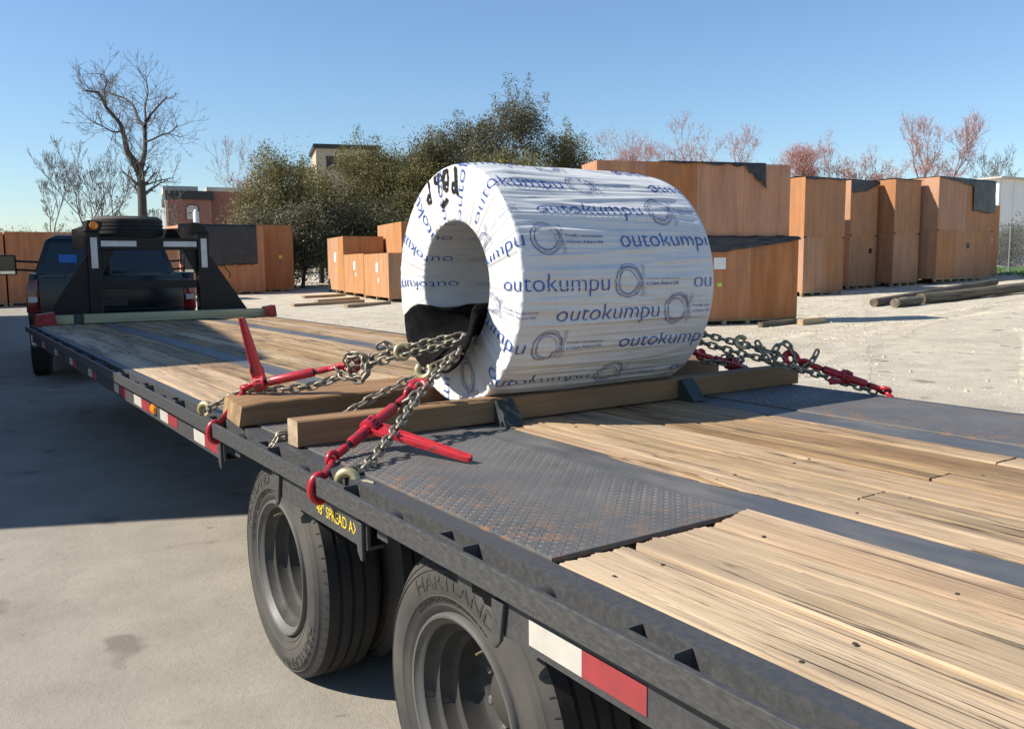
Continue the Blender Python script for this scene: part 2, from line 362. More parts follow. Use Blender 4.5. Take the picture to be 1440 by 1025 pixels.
    h3 = n.new('ShaderNodeMath'); h3.operation = 'MULTIPLY_ADD'; h3.inputs[1].default_value = .04; l.new(grit, h3.inputs[0]); l.new(h2.outputs[0], h3.inputs[2])
    bump(n, l, bs, h3.outputs[0], .85, .06)
    return m
def axis_pts(lo, hi, core0, core1, step, k=1.22):
    a = list(np.arange(core0, core1+1e-6, step)); s = step
    while a[-1] < hi: s *= k; a.append(a[-1]+s)
    s = step
    while a[0] > lo: s *= k; a.insert(0, a[0]-s)
    return a
gx = axis_pts(-900, 1200, -8, 45, .5); gy = axis_pts(-600, 1200, -6, 45, .5)
b = MB(); nx, ny = len(gx), len(gy)
for y in gy:
    for x in gx:
        lump = .018*mnoise.noise((x*.9, y*.9, 0))+.012*mnoise.noise((x*2.7, y*2.7, 3)) if (x > 3.5 and x < 60 and y < 60) else 0
        b.v.append((x, y, g(max(min(x, 300), -200), max(min(y, 300), -100))+lump*min(1, max(0, (x-3.5)/3))))
b.f = [(j*nx+i, j*nx+i+1, (j+1)*nx+i+1, (j+1)*nx+i) for j in range(ny-1) for i in range(nx-1)]
GM = ground_mat()
struct(b.build('ground', GM, smooth='all', fix=False))
# tread marks pressed up in the sand and scattered clods
def gz(x, y): return g(x, y)+.018*mnoise.noise((x*.9, y*.9, 0))*min(1, max(0, (x-3.5)/3))
b = MB(); rt_ = random.Random(12)
for (x0, y0, x1, y1, wd) in ((10.5, 10.55, 25.5, 12.75, .34), (11.5, 9.72, 24.0, 11.55, .34), (8.0, 4.0, 16.5, 8.8, .30), (9.0, 13.2, 20.5, 13.9, .28)):
    L = math.hypot(x1-x0, y1-y0); ux, uy = (x1-x0)/L, (y1-y0)/L
    for k_ in range(int(L/.11)):
        for side in (-1, 0, 1):
            if rt_.random() < .25: continue
            t = k_*.11+side*.05; wob = .25*math.sin(t*.35+x0); x = x0+ux*t-uy*(wob+side*wd*.36); y = y0+uy*t+ux*(wob+side*wd*.36)
            h = rt_.uniform(.002, .012); z = gz(x, y)-.012; hl, hw = wd*.15, .026; sk = .4*side
            px_, py_ = -uy+ux*sk, ux+uy*sk
            vs = [(x+px_*hl*i+ux*hw*j, y+py_*hl*i+uy*hw*j, z) for i, j in ((-1, -1), (1, -1), (1, 1), (-1, 1))]+[(x+px_*hl*i*.7, y+py_*hl*i*.7, z+h+.012) for i in (-1, 1)]
            b.add(vs, [(0, 1, 5, 4), (1, 2, 5), (2, 3, 4, 5), (3, 0, 4)])
o = stuff(b.build('tyre_tracks', GM, smooth=False)); o['label'] = 'rows of tyre tread marks pressed into the pale sand'; o['category'] = 'tracks'
b = MB()
for k_ in range(9000):
    x = 4.5+36*rt_.random()**1.5; y = rt_.uniform(-3, 22); r = rt_.choice((.012, .016, .022, .03, .05))*rt_.uniform(.6, 1.2)
    if rt_.random() > .35+.65*(.5+.5*mnoise.noise((x*.35, y*.35, 8))): continue
    z = gz(x, y)-r*.25
    vs = [(x+r*math.cos(q*2*PI/5)*rt_.uniform(.7, 1.3), y+r*math.sin(q*2*PI/5)*rt_.uniform(.7, 1.3), z) for q in range(5)]+[(x+rt_.uniform(-.3, .3)*r, y+rt_.uniform(-.3, .3)*r, z+r*rt_.uniform(.5, 1.0))]
    b.add(vs, [(q, (q+1) % 5, 5) for q in range(5)])
o = stuff(b.build('sand_clods', GM)); o['label'] = 'scattered clods of dry sand across the yard'; o['category'] = 'clods'

# ------------------------------------------------------------------ the gooseneck trailer
D = .891                                                  # deck height
XC = -.035                                                # trailer centre line
YF, YR = 9.9, -2.2                                        # deck front and rear
trailer = thing('gooseneck_trailer', 'long black flatbed gooseneck trailer with weathered plank deck and dual wheels', 'trailer', (XC, 4, 0))
def T(b, name, mat, **k):                    # build in world coordinates, parent to the trailer
    o = b.build(name, mat, None, **k); o.parent = trailer
    o.matrix_parent_inverse = Matrix.Translation((-XC, -4, 0))
    return o
def plank(x0, x1, y0, y1, mat, near=True, crook=0, rough_end=0, dz=0, warp=0):
    cx, cy = (x0+x1)/2, (y0+y1)/2; W, L = x1-x0-.004, y1-y0-.004; th = .042
    nxs = max(4, int(W/.005)) if near else 4
    nys = max(6, int(L/(.06 if near else .25)))
    sd = rng.random()*100; vs = []; fs = []
    knots = [(rng.uniform(-.4, .4)*W, rng.uniform(-.5, .5)*L, rng.uniform(.012, .02)) for _ in range(int(L*1.6))] if near else []
    for j in range(nys+1):
        ty = j/nys-.5
        for i in range(nxs+1):
            tx = i/nxs-.5; x = tx*W; y = ty*L
            e0 = rough_end*(mnoise.noise((tx*9, sd, 0))+.55*mnoise.noise((tx*31, sd, 2))) if ty > .46 else 0
            z = dz+warp*tx
            if near:
                q = 1-abs(mnoise.noise((x*42+sd, y*.8, sd))); z -= .0006*max(0, q-.80)/.2
                z += .0006*mnoise.noise((x*14, y*1.4, sd+4))
                cr_ = 1-abs(mnoise.noise((x*16+sd*3, y*.55+sd, 7))); z -= .004*max(0, cr_-.96)/.04
                for kx, ky, kr in knots:
                    d2 = ((x-kx)/kr)**2+((y-ky)/(kr*1.8))**2
                    if d2 < 1: z -= .006*(1-d2)
            ed = min(tx+.5, .5-tx)*W
            if ed < .003: z -= .0022+(.004*max(0, mnoise.noise((y*7, sd, 9))) if near else 0)
            vs.append((x+crook*(ty*ty-.1), y+(e0 if ty > .46 else 0)-(abs(mnoise.noise((tx*5, sd, 5)))*.006 if ty < -.49 else 0), z))
    k = nxs+1
    for j in range(nys):
        for i in range(nxs): fs.append((j*k+i, j*k+i+1, (j+1)*k+i+1, (j+1)*k+i))
    rim = [i for i in range(nxs+1)]+[j*k+nxs for j in range(1, nys+1)]+[nys*k+i for i in range(nxs-1, -1, -1)]+[j*k for j in range(nys-1, 0, -1)]
    o0 = len(vs); vs += [(vs[r][0], vs[r][1], -th) for r in rim]; m_ = len(rim)
    for q in range(m_): fs.append((rim[(q+1) % m_], rim[q], o0+q, o0+(q+1) % m_))
    b = MB(); b.v = vs; b.f = fs
    o = b.build('plank', mat, None, smooth=30, fix=False); o.parent = trailer
    o.location = (cx-XC, cy-4, D); return o
PL, PP = M['plank'], M['plank_pale']
# planks behind the left plate (nearest the camera)
plank(-1.2225, -1.0375, YR, 1.0, PP, True, 0, .012)
plank(-1.0325, -.8135, YR, .995, PP, True, 0, .014, .002)
plank(-.800, -.662, YR, 1.005, PL, True, .0, .012, .004, .02)
# the middle field
seams = [-.508, -.35, -.214, -.028, .092, .297, .438]
joints = [[YR, 3.6, YF], [YR, .94, 5.4, YF], [YR, 4.4, 7.6, YF], [YR, .941, 6.3, YF], [YR, 3.1, 7.0, YF], [YR, .935, 5.0, YF]]
for i in range(6):
    for a, c in zip(joints[i][:-1], joints[i][1:]):
        plank(seams[i]+.0035, seams[i+1]-.0035, a+.003, c-.003, (PP if i in (1,) else PL), a < 3.7, 0, .004, rng.uniform(-.002, .002))
# front left and front right fields, rear right field
for xs, js in (([-1.2225, -1.04, -.85, -.662], [[3.32, 6.2, YF], [3.32, 7.4, YF], [3.32, 5.5, YF]]),
               ([.592, .78, .96, 1.1525], [[3.32, 7.0, YF], [3.32, 5.8, YF], [3.32, 6.6, YF]])):
    for i in range(3):
        for a, c in zip(js[i][:-1], js[i][1:]): plank(xs[i]+.001, xs[i+1]-.001, a+.003, c-.003, PL, a < 3.6, 0, 0, rng.uniform(-.002, .002))
for x0, x1 in ((.592, .78), (.78, .96), (.96, 1.1525)): plank(x0, x1, YR, .97, PL, True, 0, .008)
# screw heads where the planks cross the frame
b = MB()
for k_ in range(30):
    y = YR+.2+.41*k_
    if not (.0 < y < 6.5): continue
    for a, c in zip(seams[:-1], seams[1:]):
        for t in (.22, .78):
            if rng.random() < .45: continue
            x = a+(c-a)*t+rng.uniform(-.02, .02); yy = y+rng.uniform(-.012, .012); b.lathe([(.0012, 0), (.0008, .0042), (-.001, .0046)], (x, yy, D), 'z', 8)
    if y < 1.0:
        for x in (-1.19, -1.07, -.99, -.86, -.76, -.69): b.lathe([(.0006, 0), (.0008, .0042), (-.001, .0046)], (x+rng.uniform(-.01, .01), y+rng.uniform(-.012, .012), D+.0005), 'z', 8)
stuff(T(b, 'screw_heads', M['rust']))
# long splinter on the plank along the left strip
for k_ in range(7):
    y0 = 1.05+k_*.055+rng.uniform(-.02, .02); ln = rng.uniform(.25, .5)
    b = MB(); x0 = -.512-rng.uniform(0, .028)
    b.prism([(y0, D+.001), (y0+ln*.5, D+.006+rng.uniform(0, .006)), (y0+ln, D+.001), (y0+ln*.5, D-.004)], x0, x0+rng.uniform(.004, .010), 'x')
    T(b, 'splinter', M['plank'])
# steel strips: top flanges of the two main beams, flush with the planks
for s_, x0, x1 in ((-1, -.660, -.510), (1, .440, .590)):
    T(MB().box(x0, x1, YR, YF-.02, D-.012, D-.001), 'flange_strip', M['steel'])
# tread plates over the wheels with raised lugs
def tread_plate(x0, x1, y0, y1):
    cx, cy = (x0+x1)/2, (y0+y1)/2
    o = MB().box(x0-cx, x1-cx, y0-cy, y1-cy, -.008, .004).build('tread_plate', M['tread'], None, bevel=.002)
    o.parent = trailer; o.location = (cx-XC, cy-4, D)
    b = MB(); i = 0; st = .0195
    nyy = int((y1-y0)/st); nxx = int((x1-x0)/st)
    for j in range(nyy):
        for k_ in range(nxx):
            x = x0-cx+st*(k_+.5); y = y0-cy+st*(j+.5); a = rad(45) if (j+k_) % 2 else rad(-45)
            dx, dy = math.cos(a), math.sin(a); L, wd, h = .0092, .0034, .0022*(.62+.5*mnoise.noise((x*3, y*3, 1))-.25*max(0, 1-abs(x)/.2))
            if h < .0006: continue
            q = [(x+dx*L, y+dy*L, .004), (x-dy*wd, y+dx*wd, .004), (x-dx*L, y-dy*L, .004), (x+dy*wd, y-dx*wd, .004), (x+dx*L*.45, y+dy*L*.45, .004+h), (x-dx*L*.45, y-dy*L*.45, .004+h)]
            b.add(q, [(0, 1, 4), (1, 2, 5), (1, 5, 4), (2, 3, 5), (3, 0, 4), (3, 4, 5)])
    lg = b.build('tread_lugs', M['lug'], o); stuff(lg)
    return o
tread_plate(-1.2215, -.6615, 1.018, 3.315)
tread_plate(.5935, 1.151, .978, 3.315)
# side channels, rub rails, stake pockets and pipe spools
cut = [(1.15, 1.76), (2.46, 3.06)]
for s_ in (-1, 1):
    X = lambda h: XC+s_*h                                 # half-width to world x
    def bx(b, h0, h1, y0, y1, z0, z1): return b.box(min(X(h0), X(h1)), max(X(h0), X(h1)), y0, y1, z0, z1)
    b = MB(); bx(b, 1.190, 1.239, YR, YF, D-.010, D-.0005)
    segs = []; y = YR
    for c0, c1 in cut: segs.append((y, c0)); y = c1
    segs.append((y, YF))
    bx(b, 1.229, 1.2385, YR, YF, D-.085, D-.0102)
    for y0, y1 in segs: bx(b, 1.229, 1.2385, y0, y1, D-.166, D-.0852); bx(b, 1.19, 1.2385, y0, y1, D-.175, D-.1662)
    T(b, 'side_channel', M['paint'])
    T(bx(MB(), 1.278, 1.2905, YR, YF+.06, D-.064, D-.012), 'rub_rail', M['rail'], bevel=.002)
    for k_ in range(-4, 16):
        yp = .65+.61*k_
        if YR < yp < YF-.1:
            b = MB(); t_ = .006
            for a0, a1, c0, c1 in ((yp-.058, yp-.052, 1.2391, 1.2775), (yp+.052, yp+.058, 1.2391, 1.2775)): bx(b, c0, c1, a0, a1, D-.062, D-.006)
            bx(b, 1.2715, 1.2777, yp-.0515, yp+.0515, D-.062, D-.006)
            T(b, 'stake_pocket', M['paint'])
        ys = .96+.61*k_
        if YR < ys < YF-.1:
            prof = [(0, .026), (0, .019), (.040, .019), (.040, .026)]
            b = MB().lathe([((X(1.2388) if s_ > 0 else X(1.2778))+a*.97, r_) for a, r_ in prof], (0, ys, D-.045), 'x', 16, True)
            T(b, 'pipe_spool', M['rail'], smooth=40)
# main beams and cross members under the deck
for x in (-.585, .515):
    b = MB().box(x-.075, x+.075, YR, YF, D-.40, D-.385).box(x-.008, x+.008, YR, YF, D-.384, D-.0505).box(x-.075, x+.075, YR, YF, D-.05, D-.044)
    T(b, 'main_beam', M['paint'])
for k_ in range(30):
    y = YR+.2+.41*k_
    if y < YF: T(MB().box(XC-1.228, XC+1.228, y-.03, y+.03, D-.13, D-.0505), 'cross_member', M['paint'])
# brackets at the ends of the wheel cut-outs, mud flap hangers
for y, d in ((1.14, -1), (1.77, 1), (2.45, -1), (3.07, 1)):
    b = MB().prism([(y, D-.10), (y+d*.045, D-.10), (y+d*.03, D-.185), (y+d*.012, D-.205), (y, D-.205)], XC-1.250, XC-1.2395, 'x')
    T(b, 'wheel_bracket', M['paint'], bevel=.003)
# conspicuity tape on the left channel
tapes = [(1.02, .858, 'w'), (.858, .69, 'r'), (.12, -.05, 'w'), (-.05, -.22, 'r'), (5.33, 5.19, 'w'), (5.19, 4.98, 'r'), (4.75, 4.56, 'w'), (4.56, 4.36, 'r'), (4.13, 3.97, 'w'), (3.97, 3.79, 'r'), (3.50, 3.33, 'w'), (3.33, 3.13, 'r'),
         (6.3, 6.14, 'w'), (6.14, 5.98, 'r'), (7.2, 7.04, 'w'), (7.04, 6.88, 'r'), (8.1, 7.94, 'w'), (7.94, 7.78, 'r'), (9.0, 8.84, 'w'), (8.84, 8.68, 'r')]
for a, c, k_ in tapes:
    T(MB().box(XC-1.2405, XC-1.2387, c, a, D-.160, D-.108), 'white_tape' if k_ == 'w' else 'red_tape', M['white_tape' if k_ == 'w' else 'red_tape'])
b = MB().lathe([(0, .028), (.012, .026), (.02, .014), (.022, .0)], (0, 0, 0), 'x', 16)
b.v = [(-x, y*1.5, z) for x, y, z in b.v]
o = b.build('marker_light', M['amber'], None, smooth=40); o.parent = trailer; o.location = (-1.2400, 4.25-4, D-.125)
# yellow lettering on the left channel
bm, wd = text_mesh('48" SPREAD AXLE', .05)
me = bpy.data.meshes.new('lettering'); bm.to_mesh(me); bm.free()
sc_ = .335/wd
o = obj('lettering', me, M['yellow'], trailer); o.matrix_parent_inverse = Matrix.Translation((-XC, -4, 0))
o.matrix_basis = Matrix.Translation((XC-1.2398, 2.11, D-.150)) @ Matrix(((0, 0, -1, 0), (-1, 0, 0, 0), (0, 1, 0, 0), (0, 0, 0, 1))) @ Matrix.Diagonal((sc_, .95, 1, 1))
# wheels
TR = .397; WZ = .392
def tyre_profile():                                       # axis x, outside at x = 0, inner at x = .225
    p = [(.018, .243), (.006, .258), (.0035, .263), (.0055, .2645), (-.002, .284), (-.0045, .286), (-.003, .2885), (-.006, .305), (-.006, .330), (-.001, .347), (-.0035, .349), (-.001, .352), (.008, .364), (.006, .3665), (.012, .370), (.020, .383), (.028, .391)]
    tread = []
    xs = [.030, .066, .068, .078, .080, .1085, .1105, .1205, .1225, .150, .152, .162, .164, .200]
    zs = [0, 0, .011, .011, 0, 0, .011, .011, 0, 0, .011, .011, 0, 0]
    for x, d in zip(xs, zs): tread.append((x, TR-d-.0035*((x-.115)/.085)**2))
    q = [(.230-x, r) for x, r in reversed(p)]
    return p, tread, q
tp, tt, tq = tyre_profile()
side_me = MB().lathe(tp+[(.030, TR-.0035)], n=72)
o1 = len(side_me.v); side_me.lathe([(.200, TR-.0035)]+tq, n=72)
side_me = side_me.mesh('tyre_sidewall', smooth=35)
tread_b = MB().lathe(tt, n=72)
# shoulder sipes: small cut blocks round the outer shoulder
for k_ in range(60):
    a = 2*PI*k_/60
    for x in (.0285,):
        c, s2 = math.cos(a), math.sin(a)
        tread_b.add([(x-.0012, c*.393-s2*t*.006, s2*.393+c*t*.006) for t in (-.25, .25)]+[(x-.011, c*.383-s2*t*.006, s2*.383+c*t*.006) for t in (.25, -.25)], [(0, 1, 2, 3)])
tread_me = tread_b.mesh('tyre_tread', smooth=35)
lip_prof = [(.020, .243), (.006, .243), (-.001, .2385), (.000, .232), (.008, .228), (.014, .219), (.020, .214)]
rim_prof = [(.020, .2138), (.046, .207), (.050, .203), (.054, .190), (.088, .185), (.094, .180), (.098, .168), (.145, .163), (.158, .155), (.162, .142), (.155, .134), (.160, .122), (.172, .112), (.176, .095), (.176, .078), (.140, .074), (.133, .066), (.131, .0)]
lip_me = MB().lathe(lip_prof, n=56).mesh('rim_lip', smooth=40)
rim_me = MB().lathe(rim_prof, n=56).mesh('rim', smooth=40)
nut_mes = []
for k_ in range(8):
    a = 2*PI*k_/8; nb = MB(); nb.lathe([(.148, .0), (.148, .010), (.152, .013), (.172, .013)], (0, math.cos(a)*.105, math.sin(a)*.105), 'x', 6); nut_mes.append(nb.mesh('wheel_nut'))

valve_me = MB().tube([(.06, 0, .19), (.03, 0, .188), (.012, 0, .185)], [.004, .004, .003], 6).mesh('valve_stem')
# raised maker's lettering round the sidewall
def ring_text(s, r0, hgt, a_mid, width, back=False):
    bm, wd = text_mesh(s, 1.0)
    ys = [v.co.y for v in bm.verts]; y0, y1 = min(ys), max(ys); k_ = width/wd
    for v in bm.verts: v.co = Vector((v.co.x*k_, (v.co.y-y0)/(y1-y0)*hgt, 0))
    slice_bm(bm, .008, .012)
    ext = bmesh.ops.extrude_face_region(bm, geom=bm.faces[:])
    top_ = [e for e in ext['geom'] if isinstance(e, bmesh.types.BMVert)]
    for v in top_: v.co.z = 1
    rp = sorted((r, x) for x, r in tp)
    for v in bm.verts:
        r = r0+v.co.y; a = a_mid-(v.co.x-width/2)/r0
        x = np.interp(r, [q[0] for q in rp], [q[1] for q in rp])
        v.co = Vector((x-(.0019 if v.co.z > .5 else -.001), -math.cos(a)*r, math.sin(a)*r))
    me = bpy.data.meshes.new('sidewall_lettering'); bm.to_mesh(me); bm.free(); return me
let_me = ring_text('HARTLAND', .304, .036, rad(112), .36)
let2_me = ring_text('HARTLAND', .318, .034, rad(-72), .37)
let3_me = ring_text('ALL POSITION  RADIAL TUBELESS  17.5', .272, .010, rad(118), .34)
M['letter_rubber'] = simple('raised_sidewall_lettering', (.026, .025, .024), (.05, .046, .042), .7, 0, 6, .1, .001)
def wheel(xo, y, flip, rot, name='wheel'):
    wp = bpy.data.objects.new(name, None); COL.objects.link(wp); wp.parent = trailer
    wp.location = (xo-XC, y-4, WZ); wp.rotation_euler = (rot, 0, PI if flip else 0)
    t = obj('tyre', side_me, M['rubber'], wp); obj('tyre_tread', tread_me, M['tread_rubber'], wp)
    obj('rim', rim_me, M['rim_dark'], wp); obj('rim_lip', lip_me, M['rim'], wp); [obj('wheel_nut', q_, M['rim'], wp) for q_ in (nut_mes if xo < -1.1 else ())]; obj('valve_stem', valve_me, M['gold'], wp)
    for me in (let_me, let2_me, let3_me): obj('sidewall_lettering', me, M['letter_rubber'], wp)
    return wp
WY = (2.67, 1.407)
for y, rt in zip(WY, (-.35, .34)):
    wheel(-1.208, y, False, rt); wheel(-1.208+.27, y, False, rt+1)
    wheel(XC*2+1.208, y, True, 1.1); wheel(XC*2+1.208-.27, y, True, 2)
    T(MB().tube([(-1.0, y, WZ), (.93, y, WZ)], .065, 14), 'axle', M['paint'], smooth=40)
# gooseneck frame at the front of the deck
GY = 10.02
GX = (-.62, .535)
for x, s_ in zip(GX, (-1, 1)):
    b = MB().box(x-.065, x+.065, GY, GY+.16, D-.38, 1.86)
    b.prism([(x-.075, 1.862), (x+.075, 1.862), (x+.045-s_*.06, 1.97), (x-.075-s_*.03, 1.985)], GY-.01, GY+.30, 'y')
    T(b, 'upright', M['black'], bevel=.006)
    T(MB().prism([(x+s_*.066, 1.62), (x+s_*.066, D+.012), (x+s_*.52, D+.012), (x+s_*.50, D+.06)], GY+.03, GY+.055, 'y'), 'gusset', M['black'])
    T(MB().prism([(x-s_*.066, 1.74), (x-s_*.066, 1.36), (x-s_*.25, 1.74)], GY+.06, GY+.08, 'y'), 'gusset', M['black'])
    T(MB().tube([(x+s_*.19, GY+.02, 1.47), (x+s_*.215, GY+.02, 1.50), (x+s_*.295, GY+.02, 1.40), (x+s_*.29, GY+.02, 1.35)], .006, 6), 'grab_loop', M['iron'], smooth=True)
    T(MB().box(x-.030, x+.036, GY-.004, GY-.0005, 1.47, 1.80), 'reflective_strip', M['grey_tape'])
    T(MB().box(x-s_*.075-(.36 if s_ > 0 else 0), x-s_*.075+(.36 if s_ < 0 else 0), GY+.006, GY+.0095, 1.705, 1.765), 'reflective_strip', M['grey_tape'])
    b = MB().bar((x, GY+.16, 1.80), (x-s_*.22, 12.75, 1.86), .12, .26)
    T(b, 'neck_beam', M['black'])
b = MB().lathe([(0, .045), (.02, .042), (.03, .0)], (0, 0, 0), 'y', 14); b.v = [(x, -y, z) for x, y, z in b.v]
o = b.build('marker_light', M['amber'], None, smooth=40); o.parent = trailer; o.location = (GX[0]-XC+.01, GY-.0125-4, 1.925)
T(MB().box(GX[0]+.066, GX[1]-.066, GY+.01, GY+.14, 1.67, 1.80), 'cross_bar', M['black'], bevel=.006)
T(MB().box(GX[0]+.066, GX[1]-.066, GY+.04, GY+.14, 1.24, 1.33), 'cross_bar', M['black'], bevel=.006)
T(MB().box(-.30, .215, 12.68, 12.86, 1.72, 1.98), 'neck_end', M['black'], bevel=.01)
T(MB().tube([(-.04, 12.78, 1.72), (-.04, 12.78, .95)], .055, 14), 'coupler_post', M['black'], smooth=40)
T(MB().box(XC-1.2, XC+1.2, YF-.018, YF-.0005, D-.17, D-.0005), 'front_sill', M['black'])
T(MB().box(XC-.6, XC+.6, YF, GY+.2, D-.30, D-.175), 'front_cross_beam', M['black'])
# timber and red brackets at the deck front
b = MB().box(-.80, 1.12, 9.70, 9.80, D+.008, D+.100)
tag(b.build('timber', M['green_timber'], bevel=.004), 'pale greenish timber lying across the front of the deck', 'timber')
b = MB().box(-1.18, -.90, 9.70, 9.80, D+.008, D+.098)
tag(b.build('timber', M['green_timber'], bevel=.004), 'short greenish timber offcut at the left front corner of deck', 'timber')
b = MB().box(-.90, -.80, 9.74, 9.86, D+.006, D+.10).box(-.93, -.74, 9.72, 9.88, D+.002, D+.0055)
tag(b.build('steel_stop', M['paint'], bevel=.006), 'small black steel stop between the two greenish timbers', 'bracket')
for i, (x0, x1, lab) in enumerate(((-1.27, -1.06, 'left'), (1.09, 1.235, 'right'))):
    r_ = thing('strap_winch', 'red orange strap bracket at the %s front corner of the deck' % lab, 'bracket', ((x0+x1)/2, 9.68, D), group='red brackets at the deck front')
    hw = (x1-x0)/2
    MB().prism([(-hw, .002), (hw, .002), (hw*.8, .13), (-hw*.75, .11)], -.05, -.042, 'y').build('side_plate', M['red_old'], r_, bevel=.003)
    MB().prism([(-hw, .002), (hw, .002), (hw*.8, .13), (-hw*.75, .11)], .10, .108, 'y').build('side_plate', M['red_old'], r_, bevel=.003)
    MB().tube([(0, -.06, .06), (0, .12, .06)], .03, 10).build('drum', M['red_old'], r_, smooth=40)
    MB().bar((-hw*.75, .03, .112), (hw*.8, .03, .132), .16, .006).build('top_plate', M['red_old'], r_)
# spare wheel lying on the neck
sp = thing('spare_wheel', 'black spare tyre lying flat on top of the gooseneck frame', 'tyre', (-.08, 11.02, 1.84))
sp.rotation_euler = (0, -PI/2, .4)
obj('tyre', side_me, M['tread_rubber'], sp); obj('tyre_tread', tread_me, M['tread_rubber'], sp); obj('rim', rim_me, M['rim'], sp)
for c in sp.children: c.location = (0, 0, 0)

# ------------------------------------------------------------------ timbers under the coil
def timber(x0, x1, y0, y1, z0, z1, label, worn=False):
    t = thing('timber_beam', label, 'timber', ((x0+x1)/2, (y0+y1)/2, z0))
    L, W, H = x1-x0, y1-y0, z1-z0; nx_ = 60; sd = rng.random()*50
    b = MB(); sec = [(-W/2+.004, 0), (W/2-.004, 0), (W/2, .004), (W/2, H-.005), (W/2-.006, H), (-W/2+.006, H), (-W/2, H-.005), (-W/2, .004)]
    if W > .2:
        sec = [(-W/2+.004, 0), (W/2-.004, 0), (W/2, .004), (W/2, H-.006)]+[(W/2-.006-(W-.012)*q/14, H) for q in range(15)]+[(-W/2, H-.006), (-W/2, .004)]
    m_ = len(sec)
    for i in range(nx_+1):
        x = -L/2+L*i/nx_
        for yy, zz in sec:
            e = .0025*mnoise.noise((x*3, yy*6+sd, zz*8))
            dz_ = 0
            if worn and zz > H*.9:
                q = mnoise.noise((x*16, yy*22, sd)); fall = max(0, 1-(x+L/2)/.42)
                dz_ = -fall*(.012*max(0, q)+.010*max(0, 1-(x+L/2)/.06))
            xx = x-(.03*(W/2-yy)/W if i == 0 and worn else 0)+(.012*(zz/H) if i == 0 and worn else 0)
            b.v.append((xx, yy+e, zz+dz_+e*.5))
    for i in range(nx_):
        for j in range(m_): b.f.append((i*m_+j, i*m_+(j+1) % m_, (i+1)*m_+(j+1) % m_, (i+1)*m_+j))
    b.f.append(tuple(nx_*m_+j for j in range(m_)))
    b.build('timber', M['beam'], t, smooth=25)
    e = MB(); e.v = [b.v[j] for j in range(m_)]; e.v = [(x-.0004, y, z) for x, y, z in e.v]; e.f = [tuple(reversed(range(m_)))]
    e.build('cut_end', M['endgrain'], t, fix=False)
    return t
BH = .0895
timber(-1.250, 1.215, 2.312, 2.402, D+.0045, D+BH, 'long square timber in front of the white coil, nearest the camera')
timber(-1.262, 1.19, 2.785, 3.095, D+.0045, D+BH, 'wide timber behind the coil with chewed left end on top', True)
# black wedge brackets holding the near timber
for x, lab in ((-.475, 'left black wedge bracket against the near timber, in sunlight'), (.455, 'right black wedge bracket against the near timber, in coil shadow')):
    t = thing('wedge_bracket', lab, 'bracket', (x, 2.31, D), group='wedge brackets at the near timber')
    for q in (-.036, .028):
        MB().prism([(0, .001), (-.085, .001), (-.075, .022), (-.018, .085), (0, .085)], q, q+.008, 'x').build('side_plate', M['bracket'], t, bevel=.002)
    MB().add([(-.036, -.088, .010), (.036, -.088, .010), (.034, -.02, .088), (-.034, -.02, .088), (-.036, -.092, .004), (.036, -.092, .004), (.034, -.014, .092), (-.034, -.014, .092)],
             [(0, 1, 2, 3), (4, 5, 6, 7), (0, 4, 5, 1), (1, 5, 6, 2), (2, 6, 7, 3), (3, 7, 4, 0)]).build('face_plate', M['bracket'], t, bevel=.003)

# ------------------------------------------------------------------ the wrapped steel coil
YC, ZC, CR, CB = 2.598, 1.388, .457, .245
XL, XR_ = -.5, .44
EDGE = .008
def film_mat():
    m, n, l, bs = new_mat('white_coil_wrap')
    tc = n.new('ShaderNodeTexCoord'); mp = n.new('ShaderNodeMapping'); mp.inputs['Scale'].default_value = (1.3, 24, 1); l.new(tc.outputs['UV'], mp.inputs[0])
    a = noise(n, l, mp.outputs[0], 1.0, 5, .6, .3)
    mp2 = n.new('ShaderNodeMapping'); mp2.inputs['Scale'].default_value = (5, 7, 1); l.new(tc.outputs['UV'], mp2.inputs[0])
    d = noise(n, l, mp2.outputs[0], 1.2, 6, .65)
    col = mixc(n, l, maprange(n, l, d, .45, .75, 0, .5), (.63, .63, .615), (.48, .47, .45))
    l.new(col, bs.inputs['Base Color']); bs.inputs['Roughness'].default_value = .38; bs.inputs['Specular IOR Level'].default_value = .45
    bump(n, l, bs, a, .55, .014)
    return m
M['film'] = film_mat()
FACE = CR-CB
